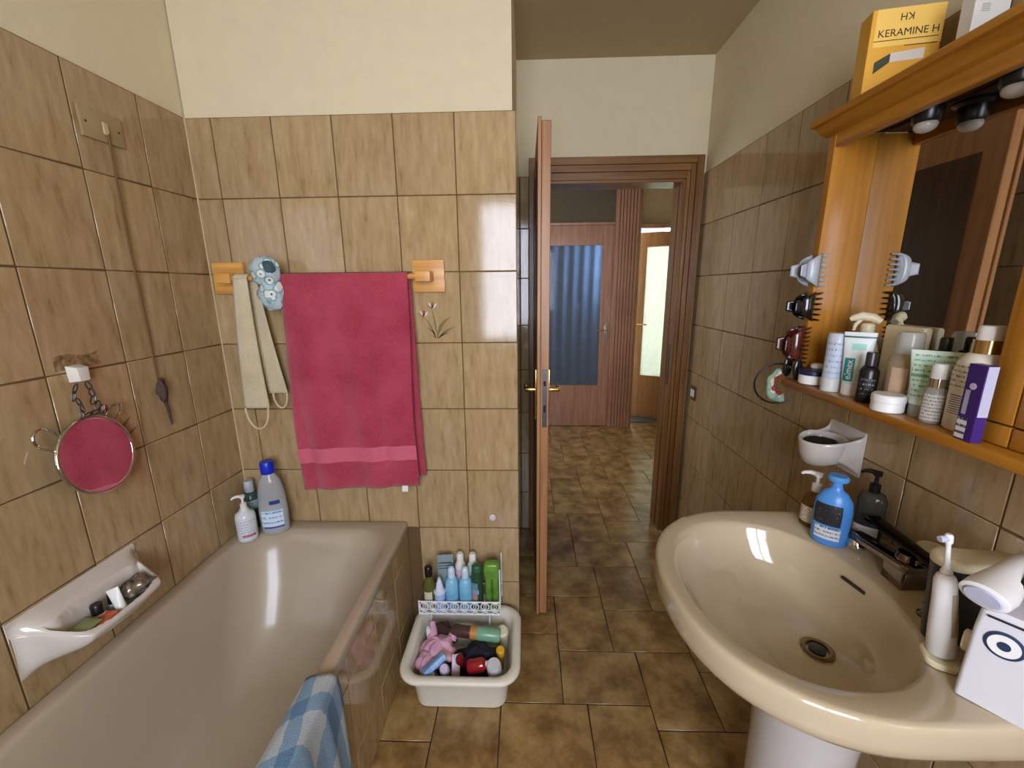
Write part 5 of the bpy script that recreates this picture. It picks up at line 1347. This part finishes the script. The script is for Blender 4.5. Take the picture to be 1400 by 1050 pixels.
bottle('herbal_shampoo_bottle', 'dark green flat bottle with a fruit label in the white caddy', (0.932, -0.095, CDZ), [(0.020, 0), (0.023, 0.003), (0.023, 0.15), (0.021, 0.165), (0.018, 0.17)], pm('dark_green_plastic', (36, 74, 46), 0.2), 0.1, 1, 0.75, cap=[(0.020, 0.17), (0.020, 0.19), (0.017, 0.193)], capmat=pm('dark_green_cap', (46, 92, 62), 0.3), lab=[(0.02, 0.125, -70, 5, pm('sage_label', (96, 140, 150), 0.4)), (0.075, 0.095, -65, 15, pm('lilac_print', (170, 170, 220), 0.4)), (0.05, 0.075, -50, -5, pm('peach_print', (206, 130, 100), 0.4))], group=GC)
gb = thing('lime_bottle', 'bright lime green bottle with moulded grip in the white caddy', 'bottle', (0.990, -0.088, CDZ), 0.02, GC)
LIME = pm('lime_plastic', (84, 132, 50), 0.2, var=0.15, col2=(106, 156, 58))
mb = MB(); mb.lathe([(0.013, 0), (0.014, 0.12), (0.014, 0.15)], 16, c=(-0.014, 0, 0)); mb.lathe([(0.013, 0), (0.014, 0.12), (0.014, 0.15)], 16, c=(0.014, 0, 0))
obj('body', mb, LIME, gb)
obj('shoulder', MB().rings([rrect(-0.030, 0.030, -0.017, 0.017, 0.012, 0.14), rrect(-0.033, 0.033, -0.019, 0.019, 0.012, 0.175), rrect(-0.030, 0.030, -0.020, 0.020, 0.012, 0.198), rrect(-0.024, 0.024, -0.015, 0.015, 0.01, 0.204)]).mesh('shoulder', angle=50), LIME, gb)
sa = thing('refill_pouch', 'grey blue printed refill pouch standing at the back of the caddy', 'pouch', (0.800, -0.048, CDZ), 0.12)
rs = []
for q in range(9):
    t = q / 8; rs.append([(x * 0.032, y * lerp(0.014, 0.0015, t), 0.205 * t) for x, y in sup(22, 3)])
pb_ = obj('pouch', MB().rings(rs).mesh('pouch', angle=60), pm('grey_blue_foil', (134, 154, 160), 0.35), sa)
obj('printed_band', MB().grid(lambda u, v: (lerp(-0.026, 0.026, u), -0.0085, lerp(0.14, 0.175, v)), 2, 6), mat_print('slate_print', (134, 154, 160), (52, 62, 70), 3, 0.6), pb_)

# loose things lying in the front of the tub
mb = MB(); blob(mb, (0, 0, 0), (0.115, 0.085, 0.034), 52, 0.05, 40, 20)
o = obj('black_bag', mb.mesh('black_bag', angle=80), pm('black_nylon', (22, 20, 24), 0.7, var=0.3, bump=0.5, bscale=40), None, (0.905, -0.215, 0.045)); tag(o, 'black nylon bag filling the bottom of the plastic tub', 'bag')
def lying(name, label, cat, loc, yaw, pitch_, parts):
    t = thing(name, label, cat, loc); t.rotation_euler = (0, rad(90) - pitch_, yaw)
    for nm, prof_, mt in parts: obj(nm, MB().lathe(prof_, 20), mt, t)
    return t


mb = MB(); blob(mb, (0, 0, 0), (0.062, 0.052, 0.045), 31, 0.28, 40, 26); blob(mb, (-0.034, -0.050, -0.010), (0.036, 0.045, 0.033), 14, 0.3, 30, 18)
mb.tube([(-0.03, 0.03, 0.02), (-0.035, 0.055, 0.045), (-0.038, 0.07, 0.06)], [0.02, 0.016, 0.009], 10); mb.tube([(0.04, 0.03, 0.02), (0.055, 0.05, 0.04), (0.065, 0.065, 0.045)], [0.02, 0.015, 0.008], 10)
o = obj('pink_cloth', mb.mesh('pink_cloth', angle=70), pm('lilac_pink_cotton', (214, 160, 200), 0.8, var=0.15, col2=(222, 176, 180)), None, (0.800, -0.222, 0.130)); tag(o, 'crumpled lilac pink cloth in the plastic tub', 'cloth')
o = obj('wrapped_packet', MB().box(-0.045, 0.045, -0.017, 0.017, -0.011, 0.011).mesh('wrapped_packet', 0.008, 3), pm('sky_packet', (120, 164, 224), 0.4, var=0.35, col2=(150, 190, 236), scale=30), None, (0.800, -0.308, 0.158), (rad(-20), rad(-18), rad(38))); tag(o, 'small blue wrapped packet leaning on the pink cloth', 'packet')
lying('roll_tube', 'brown and green clear bottle lying across the plastic tub', 'bottle', (0.838, -0.172, 0.172), rad(-5), rad(-2), [('neck', [(0.016, 0), (0.022, 0.01), (0.022, 0.075)], pm('brown_bristle', (78, 54, 44), 0.4, var=0.3)), ('collar', [(0.0235, 0.075), (0.0235, 0.10)], pm('orange_collar', (196, 130, 60), 0.4)), ('body', [(0.0235, 0.10), (0.0245, 0.105), (0.0245, 0.18), (0.020, 0.188)], pm('jade_gel', (120, 172, 140), 0.25))])
lying('white_capped_bottle', 'white bottle with ring-marked cap pointing up in the tub front', 'bottle', (0.787, -0.306, 0.10), rad(-90), rad(50), [('body', [(0.017, -0.05), (0.018, 0.025)], WHITEP), ('cap', [(0.018, 0.025), (0.018, 0.035), (0.012, 0.037), (0.010, 0.034)], LABELW)])
lying('lilac_capped_bottle', 'dark bottle with a pale lilac cap in the tub front', 'bottle', (0.838, -0.296, 0.105), rad(-90), rad(62), [('body', [(0.020, -0.06), (0.022, 0.02)], pm('dark_navy_plastic', (26, 28, 44), 0.3)), ('cap', [(0.016, 0.02), (0.017, 0.055), (0.013, 0.064)], pm('lilac_cap', (202, 192, 224), 0.35))])
sachet('card_packet', 'white and pink card packet wedged upright in the tub front', (0.872, -0.288, 0.130), (rad(62), rad(12), rad(24)), 0.03, 0.075, (206, 190, 206), 'white_pink_card')
lying('crimson_bottle', 'dark crimson bottle wedged in the middle of the plastic tub', 'bottle', (0.885, -0.250, 0.105), rad(-90), rad(60), [('body', [(0.018, -0.055), (0.019, 0.05), (0.012, 0.06)], pm('dark_crimson', (104, 18, 28), 0.15))])
lying('cherry_bottle', 'glossy cherry red bottle lying at the tub front', 'bottle', (0.915, -0.300, 0.140), rad(8), rad(4), [('body', [(0.018, 0), (0.024, 0.008), (0.024, 0.055), (0.016, 0.065)], pm('cherry_red', (150, 24, 34), 0.12, coat=0.5)), ('cap', [(0.010, 0.065), (0.010, 0.08)], WHITEP)])
lying('white_roll_on', 'white round-capped deodorant standing in the tub corner', 'deodorant', (1.014, -0.278, 0.072), rad(-100), rad(72), [('body', [(0.024, -0.04), (0.026, 0.04)], pm('grey_white_plastic', (190, 196, 212), 0.35)), ('cap', [(0.0265, 0.04), (0.0265, 0.085), (0.022, 0.094)], pm('grey_white_cap', (204, 206, 210), 0.35))])
lying('yellow_capped_bottle', 'bottle with a yellow cap behind the white deodorant', 'bottle', (1.026, -0.222, 0.092), rad(-80), rad(75), [('body', [(0.015, -0.05), (0.016, 0.04)], pm('amber_plastic', (160, 120, 40), 0.3)), ('cap', [(0.016, 0.04), (0.016, 0.062), (0.012, 0.067)], pm('yellow_cap', (222, 178, 40), 0.3))])
lying('cream_lidded_pot', 'cream lidded pot beside the caddy at the tub corner', 'pot', (1.030, -0.122, 0.078), rad(-90), rad(70), [('body', [(0.022, -0.04), (0.023, 0.05)], pm('ivory_pot', (206, 200, 170), 0.4)), ('lid', [(0.0245, 0.05), (0.0245, 0.075), (0.018, 0.082)], CREAMP)])
mb = MB(); blob(mb, (0, 0, 0), (0.062, 0.040, 0.036), 17, 0.25, 30, 18)
o = obj('dark_washcloth', mb.mesh('dark_washcloth', angle=70), pm('midnight_cotton', (26, 26, 40), 0.9, var=0.3), None, (0.952, -0.230, 0.122)); tag(o, 'crumpled midnight blue cloth under the lying bottle', 'cloth')
mb = MB(); blob(mb, (0, 0, 0), (0.055, 0.03, 0.05), 27, 0.2, 30, 18)
o = obj('brown_sponge', mb.mesh('brown_sponge', angle=70), pm('dark_brown_sponge', (60, 40, 32), 0.95, var=0.4, scale=90, bump=0.8, bscale=120), None, (0.800, -0.150, 0.130)); tag(o, 'dark brown sponge under the caddy edge', 'sponge')
lying('hair_clip_tube', 'small white applicator tube standing behind the pink cloth', 'tube', (0.752, -0.175, 0.150), rad(-90), rad(75), [('body', [(0.009, -0.03), (0.010, 0.03), (0.006, 0.045)], WHITEP)])
